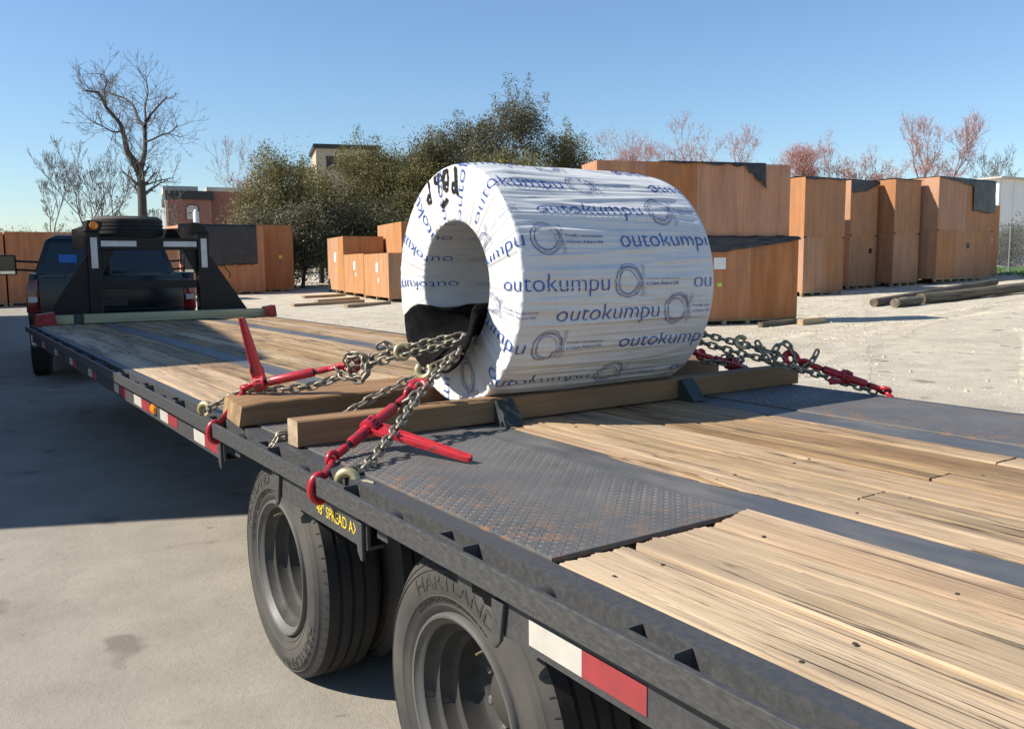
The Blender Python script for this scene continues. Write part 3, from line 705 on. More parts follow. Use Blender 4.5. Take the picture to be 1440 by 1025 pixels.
def film_point(u, th, lift=0.0):
    """u runs along the film: u > XL on the side, then down over the left face and into the bore; th from the side facing the camera upwards"""
    s = XL-u; c, sn = math.cos(th), math.sin(th)
    ca, sa = math.cos(th), math.sin(th)
    def nz(a, b_, k): return mnoise.noise((a, b_*ca*k, b_*sa*k))
    if s <= -EDGE:                                         # side
        x = u; fade = min(1, (-s)/.10); f2 = min(1, (XR_-u)/.05) if u > XR_-.05 else 1
        rd = 1-abs(nz(u*.9+3, 1, 7.0)); rd2 = 1-abs(nz(u*.5+13, 1, 13.0)); fe = min(1, max(0, (XR_-u)/.14)); d = (.0075*max(0, rd-.80)/.20+.0050*max(0, rd2-.86)/.14)*fade*fe+(.0030*nz(u*1.6, 1, 15.0)*(.5+.5*fade)+.0016*nz(u*3, 1, 34.0))*(.25+.75*fe)
        up_ = max(0, sn); d += .010*up_*nz(u*1.6+9, 1, 4.2)*fade*f2
        r = CR+d+lift
    elif s < FACE-EDGE:                                    # rounded edge and annular face
        t = s/EDGE
        if s < EDGE:
            a = (s+EDGE)/(2*EDGE)*PI/2; x = XL+EDGE*1.2-EDGE*1.2*math.sin(a)-lift*math.sin(a); r = CR-EDGE*1.2+EDGE*1.2*math.cos(a)+lift*math.cos(a)+.0018*nz(0, 1, 18)
        else:
            d = .0062*nz(s*.6+7, 1, 11.0)+.0032*nz(s*1.2, 1, 26.0)+.010*(s/FACE)*0
            bulge = -.004*math.sin(PI*min(1, s/FACE))
            x = XL+bulge+d-lift; r = CR-s
    else:                                                  # bore
        q = s-(FACE-EDGE); a = min(1, q/(2*EDGE))*PI/2
        r0 = CB+EDGE*(1-math.sin(a))
        x = XL+EDGE*(1-math.cos(a))+max(0, q-2*EDGE)-lift*math.cos(a); r = r0-lift*math.sin(a)+(.0025*nz(q*3, 1, 9) if a > 1.5 else 0)
    return (x, YC-r*c, ZC+r*sn)
coil = thing('steel_coil', 'large coil wrapped in white printed plastic film chained across the deck', 'coil', (0, YC, ZC-CR))
us = list(np.linspace(XR_, XL+.03, 62))+list(np.linspace(XL+.026, XL-.03, 12))+list(np.linspace(XL-.035, XL-FACE+.02, 22))+list(np.linspace(XL-FACE+.016, XL-FACE-.03, 8))+list(np.linspace(XL-FACE-.06, XL-FACE-(XR_-XL)+.02, 16))
NT = 640; b = MB()
for u in us:
    for j in range(NT): b.v.append(film_point(u, 2*PI*j/NT))
for i in range(len(us)-1):
    for j in range(NT): b.f.append((i*NT+j, i*NT+(j+1) % NT, (i+1)*NT+(j+1) % NT, (i+1)*NT+j))
k0 = (len(us)-1)*NT
for j in range(NT): b.f.append((k0+j, k0+(j+1) % NT, (j+1) % NT, j))       # far face
me = b.mesh('film', fix=False, smooth='all')
uvl = me.uv_layers.new(name='UVMap'); nuv = np.zeros((len(me.loops), 2)); q = 0
for fi in range(len(us)-1):
    for j in range(NT):
        for (ii, jj) in ((fi, j), (fi, j+1), (fi+1, j+1), (fi+1, j)):
            nuv[q] = (us[ii], jj/NT*2.87); q += 1
uvl.data.foreach_set('uv', nuv.ravel())
def coil_child(me, name, mat):
    o = obj(name, me, mat, coil); o.matrix_parent_inverse = Matrix.Translation((0, -YC, -(ZC-CR))); return o
coil_child(me, 'film', M['film'])
# print: words, rings and small lines follow the film over the side, the face and into the bore
wbm, wwd = text_mesh('outokumpu', 1.0, 4, -.014)
WL = .49
def map_print(bm, u0, th0, lift=.0032):
    for v in bm.verts:
        uu, tt_ = u0+v.co.x, th0+v.co.y/CR
        tt_ += (.020*mnoise.noise((uu*.7, tt_*9, 5))+.012*mnoise.noise((uu*1.1, tt_*24, 11)))*min(1, max(.25, (uu-XL)/.2))
        v.co = Vector(film_point(uu, tt_, lift))
word = wbm
for v in word.verts: v.co = Vector((v.co.x*WL/wwd, v.co.y*.088, 0))
slice_bm(word, .009, .008)
def ring_logo():
    bm = bmesh.new(); r_ = random.Random(3)
    def line(pts, w_):
        prev = None
        for i, p_ in enumerate(pts):
            a = pts[max(i-1, 0)]; c = pts[min(i+1, len(pts)-1)]; t = Vector((c[0]-a[0], c[1]-a[1])); t = t.normalized() if t.length > 0 else Vector((1, 0)); nn = Vector((-t.y, t.x))*w_/2
            v1 = bm.verts.new((p_[0]+nn.x, p_[1]+nn.y, 0)); v2 = bm.verts.new((p_[0]-nn.x, p_[1]-nn.y, 0))
            if prev: bm.faces.new((prev[0], prev[1], v2, v1))
            prev = (v1, v2)
    for cx, cy, rx, ry, ph in ((.082, .0, .062, .056, 0), (.086, .004, .050, .047, 1), (.079, -.003, .046, .042, 2), (.085, .001, .066, .059, 3.3)):
        line([(cx+rx*math.cos(a)*(1+.04*math.sin(3*a+ph)), cy+ry*math.sin(a)*(1+.05*math.cos(2*a+ph))) for a in np.linspace(0, 2*PI*.985, 56)], .0021)
    for cx in (.150, .160): line([(cx+.004*math.sin(t*9), -.06+.12*t) for t in np.linspace(0, 1, 16)], .0018)
    return bm
rbm = ring_logo()
t1, w1 = text_mesh('Proudly manufactured', 1.0); t2, w2 = text_mesh('in Calvert, Alabama USA', 1.0)
for bm_, wd_, dy in ((t1, w1, .004), (t2, w2, -.014)):
    for v in bm_.verts: v.co = Vector((.172+v.co.x*.17/wd_, dy+v.co.y*.0135, 0))
    slice_bm(bm_, .03, 0)
def put(bm0, name, mat, u0, th0):
    bm = bm0.copy()
    map_print(bm, u0, th0)
    me = bpy.data.meshes.new(name); bm.to_mesh(me); bm.free()
    coil_child(me, name, mat)
def clip(bm0, lo, hi):
    bm = bm0.copy()
    for co, no in ((lo, -1), (hi, 1)):
        bmesh.ops.bisect_plane(bm, geom=bm.verts[:]+bm.edges[:]+bm.faces[:], plane_co=(co, 0, 0), plane_no=(no, 0, 0), clear_outer=True)
    return bm
rows = [(55, -.675), (37, -.371), (21, -.035), (1.2, -.607), (-12.6, -.345), (-28, -.016), (-49, -.57)]
th = 55; st_ = -.675
for k_ in range(5): th += 25; st_ = (st_-.31+1.2) % .93-1.2+.27; rows.append((th, st_))
th = -49; st_ = -.57
for k_ in range(4): th -= 25; st_ = (st_+.31+1.2) % .93-1.2; rows.append((th, st_))
ULO, UHI = XL-FACE-.55, XR_-.012
for th_d, st_ in rows:
    t0 = rad(th_d)-.025/CR
    for k_ in (-1, 0, 1):
        u0 = st_+.93*k_
        for bm0, dx, dth, nm, mt, w_ in ((word, 0, 0, 'printed_word', 'blue_print', WL), (rbm, .50, .028/CR, 'printed_rings', 'line_print', .17), (t1, .50, .028/CR, 'printed_line', 'line_print', .35), (t2, .50, .028/CR, 'printed_line', 'line_print', .35)):
            lo, hi = u0+dx, u0+dx+w_
            if hi < ULO+.05 or lo > UHI-.02: continue
            q_ = bm0 if (lo > ULO and hi < UHI) else clip(bm0, ULO-lo, UHI-lo)
            if len(q_.faces): put(q_, nm, M[mt], lo, t0+dth)
# handwritten marker strokes on the face
strokes = [[(2.785, 1.805), (2.775, 1.775), (2.765, 1.735), (2.757, 1.715)], [(2.768, 1.735), (2.782, 1.742), (2.788, 1.725), (2.776, 1.712), (2.762, 1.716)],
           [(2.735, 1.825), (2.738, 1.79), (2.715, 1.785)], [(2.705, 1.835), (2.708, 1.80), (2.700, 1.745)], [(2.685, 1.815), (2.672, 1.79), (2.655, 1.815), (2.640, 1.845), (2.633, 1.815)],
           [(2.655, 1.83), (2.660, 1.80), (2.672, 1.77)], [(2.632, 1.83), (2.625, 1.79), (2.628, 1.75)], [(2.632, 1.775), (2.648, 1.782), (2.655, 1.765), (2.642, 1.752), (2.628, 1.757)],
           [(2.572, 1.838), (2.568, 1.80), (2.566, 1.75), (2.555, 1.725)], [(2.570, 1.765), (2.585, 1.775), (2.592, 1.755), (2.580, 1.74), (2.566, 1.748)], [(2.665, 1.715), (2.672, 1.69), (2.648, 1.70), (2.632, 1.72)]]
for st_ in strokes:
    bm = bmesh.new(); prev = None
    pts = []
    for (a0, a1), (c0, c1) in zip(st_[:-1], st_[1:]):
        for t in np.linspace(0, 1, 6)[:-1]: pts.append((a0+(c0-a0)*t, a1+(c1-a1)*t))
    pts.append(st_[-1])
    for i, (yy, zz) in enumerate(pts):
        a = pts[max(i-1, 0)]; c = pts[min(i+1, len(pts)-1)]; t = Vector((c[0]-a[0], c[1]-a[1])).normalized(); nn = Vector((-t.y, t.x))*rng.uniform(.0055, .0085)
        q = []
        for s_ in (1, -1):
            y2, z2 = yy+nn.x*s_, zz+nn.y*s_; r = math.hypot(y2-YC, z2-ZC); thh = math.atan2(z2-ZC, YC-y2)
            q.append(bm.verts.new(film_point(XL-(CR-min(r, CR-EDGE-.001)), thh, .0035)))
        if prev: bm.faces.new((prev[0], prev[1], q[1], q[0]))
        prev = q
    me = bpy.data.meshes.new('marker_stroke'); bm.to_mesh(me); bm.free(); coil_child(me, 'marker_stroke', M['marker'])
# black felt mat lying in the bottom of the bore and flapping out over the face
b = MB(); na, nl = 40, 34
for j in range(nl+1):
    s = -.42+.66*j/nl; s = s if s < 0 else s*1.0                                     # s > 0 is outside the bore
    for i in range(na+1):
        lo_ = -1.2+.22*mnoise.noise((s*5, 0, 2)); a = lo_+(1.3-lo_)*i/na                                # angle from straight down, + towards the camera side
        if s <= 0: r = CB-.016; x = XL-s; y = YC-math.sin(a)*r; z = ZC-math.cos(a)*r
        else:
            k_ = s/.24; fl = .5+.5*math.cos(a*.9)
            r = CB-.016+.060*(k_**1.2)*(.75+.35*math.sin(a*1.7+1)); x = XL-.016-.085*math.sin(min(1, k_*1.1)*PI/2)*(.25+.75*fl)
            y = YC-math.sin(a)*r*(1+.10*k_); z = ZC-math.cos(a)*r-.04*k_*k_*fl
        wv = .010*mnoise.noise((s*5, a*2.2, 4))+.004*mnoise.noise((s*16, a*8, 1))
        b.v.append((x-(wv if s > 0 else 0), y, z+wv))
for j in range(nl):
    for i in range(na): b.f.append((j*(na+1)+i, j*(na+1)+i+1, (j+1)*(na+1)+i+1, (j+1)*(na+1)+i))
mo = b.build('felt_mat', M['blackmat'], smooth='all', fix=False)
md = mo.modifiers.new('thick', 'SOLIDIFY'); md.thickness = .009; md.offset = 0
tag(mo, 'thick black felt mat folded out of the bottom of the coil bore', 'mat')

# ------------------------------------------------------------------ chains, hooks and load binders
PITCH_, WIRE = .0325, .0052
def link_mesh(name, pitch, wr, width, ns=8):
    hl = (pitch+2*wr)/2; hw = width/2; pts = []
    for k_ in range(ns+1): a = -PI/2+PI*k_/ns; pts.append((hl-hw+hw*math.cos(a), hw*math.sin(a), 0))
    for k_ in range(ns+1): a = PI/2+PI*k_/ns; pts.append((-(hl-hw)+hw*math.cos(a), hw*math.sin(a), 0))
    return MB().tube(pts, wr, 8, closed=True).mesh(name, smooth='all')
LINK = link_mesh('link', PITCH_, WIRE, .0245)
def frame_of(d, roll):
    d = d.normalized(); s_ = d.cross(Vector((0, 0, 1)))
    if s_.length < 1e-4: s_ = Vector((1, 0, 0))
    s_.normalize(); u = s_.cross(d)
    y = s_*math.cos(roll)+u*math.sin(roll); z = d.cross(y)
    return Matrix(((d.x, y.x, z.x, 0), (d.y, y.y, z.y, 0), (d.z, y.z, z.z, 0), (0, 0, 0, 1)))
def resample(pts, step):
    pts = [Vector(p_) for p_ in pts]; out = [pts[0]]; acc = 0
    for a, c in zip(pts[:-1], pts[1:]):
        L = (c-a).length
        if L < 1e-6: continue
        t = step-acc
        while t <= L: out.append(a+(c-a)*(t/L)); t += step
        acc = L-(t-step)
    return out
def smooth_path(pts, n=10):
    pts = [Vector(p_) for p_ in pts]; out = []
    for i in range(len(pts)-1):
        p0, p1, p2, p3 = pts[max(i-1, 0)], pts[i], pts[i+1], pts[min(i+2, len(pts)-1)]
        for k_ in range(n):
            t = k_/n; out.append(.5*((2*p1)+(p2-p0)*t+(2*p0-5*p1+4*p2-p3)*t*t+(3*p1-p0-3*p2+p3)*t**3))
    out.append(pts[-1]); return out
def chain(label, strands, group='transport chains'):
    base = Vector(strands[0][0]); t = thing('chain', label, 'chain', base, group=group)
    for st_ in strands:
        ps = resample(smooth_path(st_), PITCH_); r0 = rng.random()*3
        for i, (a, c) in enumerate(zip(ps[:-1], ps[1:])):
            o = obj('link', LINK, M['chain'], t)
            o.matrix_basis = Matrix.Translation((a+c)/2-base) @ frame_of(c-a, r0+(i % 2)*PI/2+rng.uniform(-.22, .22))
    return t
def hook(parent, base, pos, ndir, mat, R=.027, r=.0105, gap=1.3, start=0., name='grab_hook', squash=1.0):
    n_ = Vector(ndir).normalized(); u = Vector((0, 0, 1)); u = (u-n_*u.dot(n_)).normalized(); s_ = u.cross(n_)
    pts = []; rs = []
    for k_ in range(19):
        a = start+(2*PI-gap)*k_/18; pts.append(s_*(R*math.cos(a))+u*(R*math.sin(a))); rs.append(r*(1.15-.45*max(0, (k_-11)/7)))
    pts += [pts[-1]+(pts[-1]-pts[-2])*1.2]; rs.append(r*.5)
    o = MB().tube(pts, rs, 10).build(name, mat, parent, smooth='all'); o.location = Vector(pos)-Vector(base)
    return o
E1 = (-.485, 2.455, 1.200); E2 = (-.475, 2.52, 1.200)
IN1 = (-.30, 2.50, 1.168); IN2 = (.10, 2.56, 1.164)
A0 = (-1.288, 1.88, .868); C0 = (-1.272, 2.48, .862)
KN = (-.835, 2.27, 1.067)
cA = chain('chain from the coil bore down to the gold hook on the near rail', [[IN2, IN1, (-.40, 2.47, 1.19), E1, (-.60, 2.385, 1.158), (-.80, 2.27, 1.072), (-1.03, 2.07, .965), (-1.20, 1.92, .905), (A0[0], A0[1]+.012, A0[2]+.04)],
                                                                               [(-.83, 2.275, 1.065), (-.875, 2.245, 1.028), (-.90, 2.275, .99), (-.925, 2.23, 1.01), (-.905, 2.19, 1.035), (-.87, 2.215, 1.06)]])
hook(cA, cA.location, (A0[0]+.012, A0[1]-.004, A0[2]+.012), (-.62, -.76, .15), M['gold'], .026, .0125, 1.6, -.9)
o = MB().tube([(0, 0, 0), (.01, -.045, .012), (.016, -.075, .012)], [.006, .006, .004], 8).build('hook_pin', M['chain'], cA, smooth=40); o.location = Vector((A0[0]+.03, A0[1]-.03, A0[2]+.012))-cA.location
cC = chain('chain running between the two timbers to the rail pocket', [[(-.46, 2.47, 1.192), (-.60, 2.405, 1.150), (-.78, 2.40, 1.078), (-.95, 2.44, 1.002), (-1.10, 2.46, .930), (-1.22, 2.475, .905), (-1.268, 2.48, .898), (-1.276, 2.48, .862), (-1.268, 2.47, .835)],
                                                                       [(-1.215, 2.50, .905), (-1.25, 2.51, .900), (-1.262, 2.50, .86)]])
hook(cC, cC.location, (-.762, 2.375, 1.098), (-.75, -.62, .2), M['gold'], .024, .0115, 1.5, 2.2)
cB = chain('double chain from the coil bore to the knot at the far binder', [[(.1, 2.60, 1.166), (-.30, 2.55, 1.168), E2, (-.60, 2.58, 1.182), (-.72, 2.655, 1.148), (-.80, 2.705, 1.118), (-.86, 2.735, 1.10)],
                                                                            [(-.3, 2.515, 1.168), (-.47, 2.495, 1.195), (-.60, 2.555, 1.158), (-.72, 2.63, 1.128), (-.80, 2.685, 1.102), (-.86, 2.715, 1.086)],
                                                                            [(-.80, 2.72, 1.125), (-.825, 2.70, 1.07), (-.85, 2.72, 1.045), (-.872, 2.75, 1.07), (-.885, 2.765, 1.12), (-.86, 2.73, 1.135), (-.83, 2.70, 1.115), (-.84, 2.68, 1.055), (-.87, 2.70, 1.04), (-.91, 2.76, 1.06), (-.93, 2.79, 1.10)],
                                                                            [(-.79, 2.68, 1.16), (-.76, 2.66, 1.175), (-.74, 2.64, 1.15)],
                                                                            [(-.90, 2.79, 1.045), (-1.0, 2.86, 1.008), (-1.10, 2.93, .998), (-1.20, 3.02, .99), (-1.262, 3.16, .93), (-1.275, 3.26, .90)]])
hook(cB, cB.location, (-.715, 2.625, 1.142), (-.2, -.55, .2), M['gold'], .027, .0085, 1.2, .5)
hook(cB, cB.location, (-1.278, 3.29, .888), (-.75, -.6, .15), M['gold'], .026, .0125, 1.2, -1.2)
FX = (.45, 2.52, 1.215); G = (1.228, 1.815, .885); G2 = (1.225, 2.48, .885)
cD = chain('pair of chains from the right end of the coil to the right rail', [[(.1, 2.54, 1.166), (.40, 2.53, 1.19), FX, (.62, 2.36, 1.157), (.80, 2.20, 1.093), (.90, 2.115, 1.052)],
                                                                              [(.2, 2.50, 1.166), (.42, 2.48, 1.19), (.62, 2.32, 1.112), (.80, 2.17, 1.048), (.95, 2.05, .995), (1.08, 1.955, .945), (1.19, 1.88, .905)],
                                                                              [(.78, 2.20, 1.125), (.80, 2.16, 1.05), (.84, 2.15, 1.03), (.86, 2.17, 1.09), (.89, 2.13, 1.12), (.91, 2.10, 1.05), (.88, 2.09, 1.01), (.94, 2.06, 1.02), (.975, 2.04, 1.07), (.985, 2.04, 1.10)]])
hook(cD, cD.location, (.735, 2.245, 1.122), (-.2, -.6, .3), M['gold'], .026, .009, 1.2, .5)
cE = chain('chain behind the near timber to the right rail, in shadow', [[(.3, 2.60, 1.166), (.44, 2.60, 1.18), (.60, 2.575, 1.12), (.74, 2.555, 1.065)], [(.80, 2.53, 1.01), (.92, 2.51, .995), (1.03, 2.50, .965), (1.12, 2.49, .935), (1.2, 2.485, .905)],
                                                                         [(.93, 2.53, 1.02), (.96, 2.50, 1.03), (.99, 2.53, 1.0), (1.02, 2.49, 1.01), (1.05, 2.52, .98)]])
def binder(label, p0, p1, tip, handle_at=.46, barrel_mat='red', down_hook=None, roll=0.):
    p0, p1, tip = Vector(p0), Vector(p1), Vector(tip); base = p0.copy(); ax = (p1-p0); L = ax.length; d = ax.normalized(); R_ = M['red']
    t = thing('load_binder', label, 'load binder', base, group='red ratchet load binders')
    at = lambda k_: p0-base+d*(L*k_)
    b0, b1 = .24, .74
    MB().tube([at(b0), at(b0+.012), at(b1-.012), at(b1)], [.0155, .0175, .0175, .0155], 18).build('barrel', R_, t, smooth=40)
    for a, c in ((b0-.05, b0+.005), (b1-.005, b1+.05)): MB().tube([at(a), at(c)], .0105, 12).build('screw_thread', M['thread'], t, smooth=40)
    n_ = d.cross(tip-(p0+d*L*handle_at)); n_ = n_.normalized() if n_.length > 1e-4 else Vector((0, 0, 1))
    side = n_.cross(d)
    for a, s_ in ((b0-.05, -1), (b1+.05, 1)):               # shank, eye and hook at each end
        e = at(a); s1 = e+d*(s_*.045)
        MB().tube([e-d*(s_*.004), e+d*(s_*.012), s1], [.0125, .0135, .011], 12).build('shank', R_, t, smooth=40)
        c = s1+d*(s_*.020)
        MB().tube([c+d*(.021*math.cos(k_*PI/8))+n_*(.021*math.sin(k_*PI/8)) for k_ in range(16)], .0085, 8, closed=True).build('eye', R_, t, smooth='all')
    # upper grab hook
    c = at(b1+.05)+d*.095; MB().tube([c-d*.05, c-d*.02, c+d*.01], [.010, .013, .015], 10).build('hook_shank', R_, t, smooth=40)
    hp = c+d*.032; pts = []
    for k_ in range(13):
        a = PI+.3+k_*(1.5*PI)/12; pts.append(hp+d*(.026*math.cos(a))+side*(.026*math.sin(a)))
    MB().tube(pts, [.015]*9+[.013, .011, .009, .007], 10).build('hook', R_, t, smooth='all')
    # ratchet housing and forged handle
    gcent = at(handle_at); MB().tube([gcent-d*.022, gcent-d*.020, gcent+d*.020, gcent+d*.022], [.026, .030, .030, .026], 20).build('ratchet_housing', R_, t, smooth=35)
    gb = MB()
    for k_ in range(12):
        a = 2*PI*k_/12; q = gcent+(n_*math.cos(a)+side*math.sin(a))*.0285
        gb.bar(q-d*.008, q+d*.008, .006, .006)
    gb.build('ratchet_teeth', M['thread'], t)
    h1 = tip-base; hd = (h1-gcent).normalized(); hw = n_.cross(hd).normalized()
    st_ = gcent+hd*.022; ln = (h1-st_).length
    hb = MB(); prof = [(0, .020), (.14, .023), (.24, .015), (.32, .0165), (.96, .0085), (1, .006)]
    for s_ in (1, -1):
        vs = []
        for k_, wd_ in prof:
            q = st_+hd*(ln*k_); c0 = q+hw*(wd_*s_)
            for a_, c_ in ((-.0035, -.0085), (.0035, -.0085), (.0035, .0085), (-.0035, .0085)): vs.append(c0+hw*(a_*s_)+n_*c_)
        m_ = len(prof); hb.add(vs, [(i*4+j, i*4+(j+1) % 4, (i+1)*4+(j+1) % 4, (i+1)*4+j) for i in range(m_-1) for j in range(4)]+[(3, 2, 1, 0), tuple((m_-1)*4+j for j in range(4))])
    vs = []
    for k_, wd_ in prof:
        q = st_+hd*(ln*k_)
        for a_, c_ in ((-wd_, -.0035), (wd_, -.0035), (wd_, .0035), (-wd_, .0035)): vs.append(q+hw*a_+n_*c_)
    m_ = len(prof); hb.add(vs, [(i*4+j, i*4+(j+1) % 4, (i+1)*4+(j+1) % 4, (i+1)*4+j) for i in range(m_-1) for j in range(4)]+[(3, 2, 1, 0), tuple((m_-1)*4+j for j in range(4))])
    hb.build('handle', R_, t, bevel=.0018)
    # lower hook wrapped round the rail
    if down_hook is not None:
        c0 = Vector(down_hook)-base; sgn = -1 if down_hook[0] < 0 else 1
        e = at(b0-.05)-d*.065
        pts = [e, e*.5+(c0+Vector((-sgn*.03, 0, .045)))*.5]
        for k_ in range(12):
            a = rad(120)-k_*rad(24); pts.append(c0+Vector((sgn*.028*math.cos(a), .006*k_/11, .040*math.sin(a))))
        MB().tube(pts, [.009, .010]+[.0108]*9+[.010, .009, .007], 10).build('rail_hook', R_, t, smooth='all')
    return t
binder('red ratchet load binder with its handle resting on the near steel plate', (-1.255, 2.065, .893), (-.86, 2.262, 1.052), (-.925, 1.800, .910), .47, down_hook=(-1.308, 1.99, .842))
binder('red ratchet load binder with its lever standing up over the wide timber', (-1.195, 3.005, 1.010), (-.905, 2.79, 1.085), (-1.205, 2.99, 1.275), .16, down_hook=(-1.308, 3.03, .842))
binder('red ratchet load binder at the right edge of the deck against the sand', (1.208, 1.85, .912), (.935, 2.085, 1.038), (1.0, 1.99, .955), .48, down_hook=(1.232, 1.815, .838))
binder('dark red load binder lying behind the near timber, in coil shadow', (1.16, 2.49, .93), (.78, 2.545, 1.048), (1.08, 2.56, .955), .48, down_hook=(1.232, 2.48, .838))

# ------------------------------------------------------------------ pickup truck towing the trailer
tk = thing('pickup_truck', 'dark blue pickup truck parked in the shade in front of the trailer', 'pickup truck', (-.10, 12.05, 0), rad(-7.5))
HW = 1.02
def K(b, name, mat, parent=None, **k): return b.build(name, mat, parent or tk, **k)
sec = [(-HW+.03, .62), (HW-.03, .62), (HW, .75), (HW+.01, 1.05), (HW-.02, 1.30), (HW-.07, 1.40), (HW-.12, 1.41)]
sec = sec+[(-x, z) for x, z in reversed(sec[2:])]
def body(y0, y1, name):
    b = MB(); b.prism(sec, y0, y1, 'y'); return K(b, name, M['truck'], bevel=.012, smooth=30)
for x0, x1 in ((-HW+.01, -HW+.13), (HW-.13, HW-.01)):
    b = MB().prism([(x0+.02, .62), (x1, .62), (x1, 1.41), (x0+.05 if x0 < 0 else x0, 1.41), (x0 if x0 < 0 else x0, 1.05)], .03, 2.05, 'y'); K(b, 'bed_side', M['truck'], bevel=.02, smooth=30)
K(MB().box(-HW+.131, HW-.131, .05, 2.05, .60, .70), 'bed_floor', M['plastic'])
K(MB().box(-HW+.131, HW-.131, 2.0, 2.05, .701, 1.38), 'bed_headboard', M['truck'])
tg = K(MB().box(-HW+.16, HW-.16, -.02, .045, .80, 1.385), 'tailgate', M['truck'], bevel=.015, smooth=30)
K(MB().box(-.13, .13, -.035, -.021, 1.20, 1.26), 'handle', M['chrome'], tg, bevel=.006)
K(MB().box(-.9, .9, -.028, -.021, .93, .945), 'crease', M['truck'], tg)
K(MB().box(-.16, .16, -.027, -.0215, .98, 1.07), 'plate_recess', M['plastic'], tg)
K(MB().prism([(-.98, .50), (.98, .50), (.98, .66), (-.98, .66)], -.20, .02, 'y'), 'rear_bumper', M['chrome'], bevel=.03)
for s_ in (-1, 1):
    o = K(MB().prism([(s_*(HW-.155), .92), (s_*(HW-.008), .92), (s_*(HW-.012), 1.22), (s_*(HW-.05), 1.33), (s_*(HW-.155), 1.33)], -.03, .12, 'y'), 'tail_light', M['redlens'], bevel=.012, smooth=30)
    K(MB().box(s_*(HW-.085)-.05, s_*(HW-.085)+.05, -.036, -.0305, 1.05, 1.12), 'reverse_lens', M['grey_tape'], o)
# cab
CY = 2.07
cab_lo = [(-HW, .62), (HW, .62), (HW+.01, 1.05), (HW-.02, 1.37), (-HW+.02, 1.37), (-HW-.01, 1.05)]
K(MB().prism(cab_lo, CY, CY+2.1, 'y'), 'cab', M['truck'], bevel=.03, smooth=30)
def loft(a, b_):
    q = MB(); n_ = len(a); q.add(a+b_, [tuple(reversed(range(n_))), tuple(range(n_, 2*n_))]+[(i, (i+1) % n_, n_+(i+1) % n_, n_+i) for i in range(n_)]); return q
K(loft([(-HW+.04, CY+.02, 1.3705), (HW-.04, CY+.02, 1.3705), (HW-.04, CY+2.3, 1.3705), (-HW+.04, CY+2.3, 1.3705)], [(-.80, CY+.13, 1.90), (.80, CY+.13, 1.90), (.80, CY+1.65, 1.90), (-.80, CY+1.65, 1.90)]), 'greenhouse', M['truck'], bevel=.03, smooth=30)
K(loft([(-.80, CY+.13, 1.9005), (.80, CY+.13, 1.9005), (.80, CY+1.65, 1.9005), (-.80, CY+1.65, 1.9005)], [(-.66, CY+.22, 1.975), (.66, CY+.22, 1.975), (.66, CY+1.5, 1.975), (-.66, CY+1.5, 1.975)]), 'roof', M['truck'], bevel=.025, smooth=30)
dy_ = .11/.53
rw = K(loft([(-.86, CY+.012+.06*dy_, 1.43), (.86, CY+.012+.06*dy_, 1.43), (.74, CY+.012+.48*dy_, 1.85), (-.74, CY+.012+.48*dy_, 1.85)], [(-.86, CY+.03+.06*dy_, 1.43), (.86, CY+.03+.06*dy_, 1.43), (.74, CY+.03+.48*dy_, 1.85), (-.74, CY+.03+.48*dy_, 1.85)]), 'rear_window', M['glass'])
K(loft([(-.64, CY+.008+.2*dy_, 1.56), (-.40, CY+.008+.2*dy_, 1.56), (-.40, CY+.008+.32*dy_, 1.68), (-.64, CY+.008+.32*dy_, 1.68)], [(-.64, CY+.0105+.2*dy_, 1.56), (-.40, CY+.0105+.2*dy_, 1.56), (-.40, CY+.0105+.32*dy_, 1.68), (-.64, CY+.0105+.32*dy_, 1.68)]), 'window_sticker', M['sticker'], rw)
for s_ in (-1, 1):
    K(loft([(s_*(HW-.05), CY+.22, 1.42), (s_*(HW-.05), CY+1.9, 1.42), (s_*(HW-.05), CY+1.9, 1.43), (s_*(HW-.05), CY+.22, 1.43)], [(s_*.815, CY+.26, 1.84), (s_*.815, CY+1.6, 1.84), (s_*.815, CY+1.6, 1.85), (s_*.815, CY+.26, 1.85)]), 'side_window', M['glass'])
    mr = K(MB().box(s_*1.40-.13, s_*1.40+.13, CY+1.62, CY+1.74, 1.38, 1.70), 'mirror', M['plastic'], bevel=.03, smooth=30)
    K(MB().box(s_*1.40-.105, s_*1.40+.105, CY+1.612, CY+1.6185, 1.45, 1.675), 'mirror_glass', M['glass'], mr)
    K(MB().box(s_*1.40-.105, s_*1.40+.105, CY+1.612, CY+1.6185, 1.395, 1.44), 'mirror_glass', M['chrome'], mr)
    for z in (1.46, 1.60): K(MB().bar((s_*.95, CY+1.72, z-.02), (s_*1.28, CY+1.68, z), .035, .035), 'mirror_arm', M['plastic'], mr)
    K(MB().prism([(CY+2.1, .62), (CY+3.4, .62), (CY+3.42, 1.15), (CY+3.3, 1.26), (CY+2.1, 1.34)], min(s_*.0, s_*HW), max(s_*.0, s_*HW), 'x'), 'front_fender', M['truck'], bevel=.03)
tw = MB().lathe([(0, .22), (-.01, .30), (.0, .37), (.03, .40), (.20, .40), (.23, .37), (.235, .22)], n=40).mesh('tyre', smooth=35)
rw_ = MB().lathe([(.02, .225), (.0, .22), (.02, .20), (.07, .18), (.05, .08), (.03, .06), (.03, 0)], n=30).mesh('rim', smooth=35)
for y in (1.15, 5.0-.75):
    for s_ in (-1, 1):
        wp = bpy.data.objects.new('wheel', None); COL.objects.link(wp); wp.parent = tk; wp.location = (s_*(HW+.005), y, .402)
        wp.rotation_euler = (0, 0, 0 if s_ < 0 else PI)
        obj('tyre', tw, M['tread_rubber'], wp); obj('rim', rw_, M['rim'], wp)

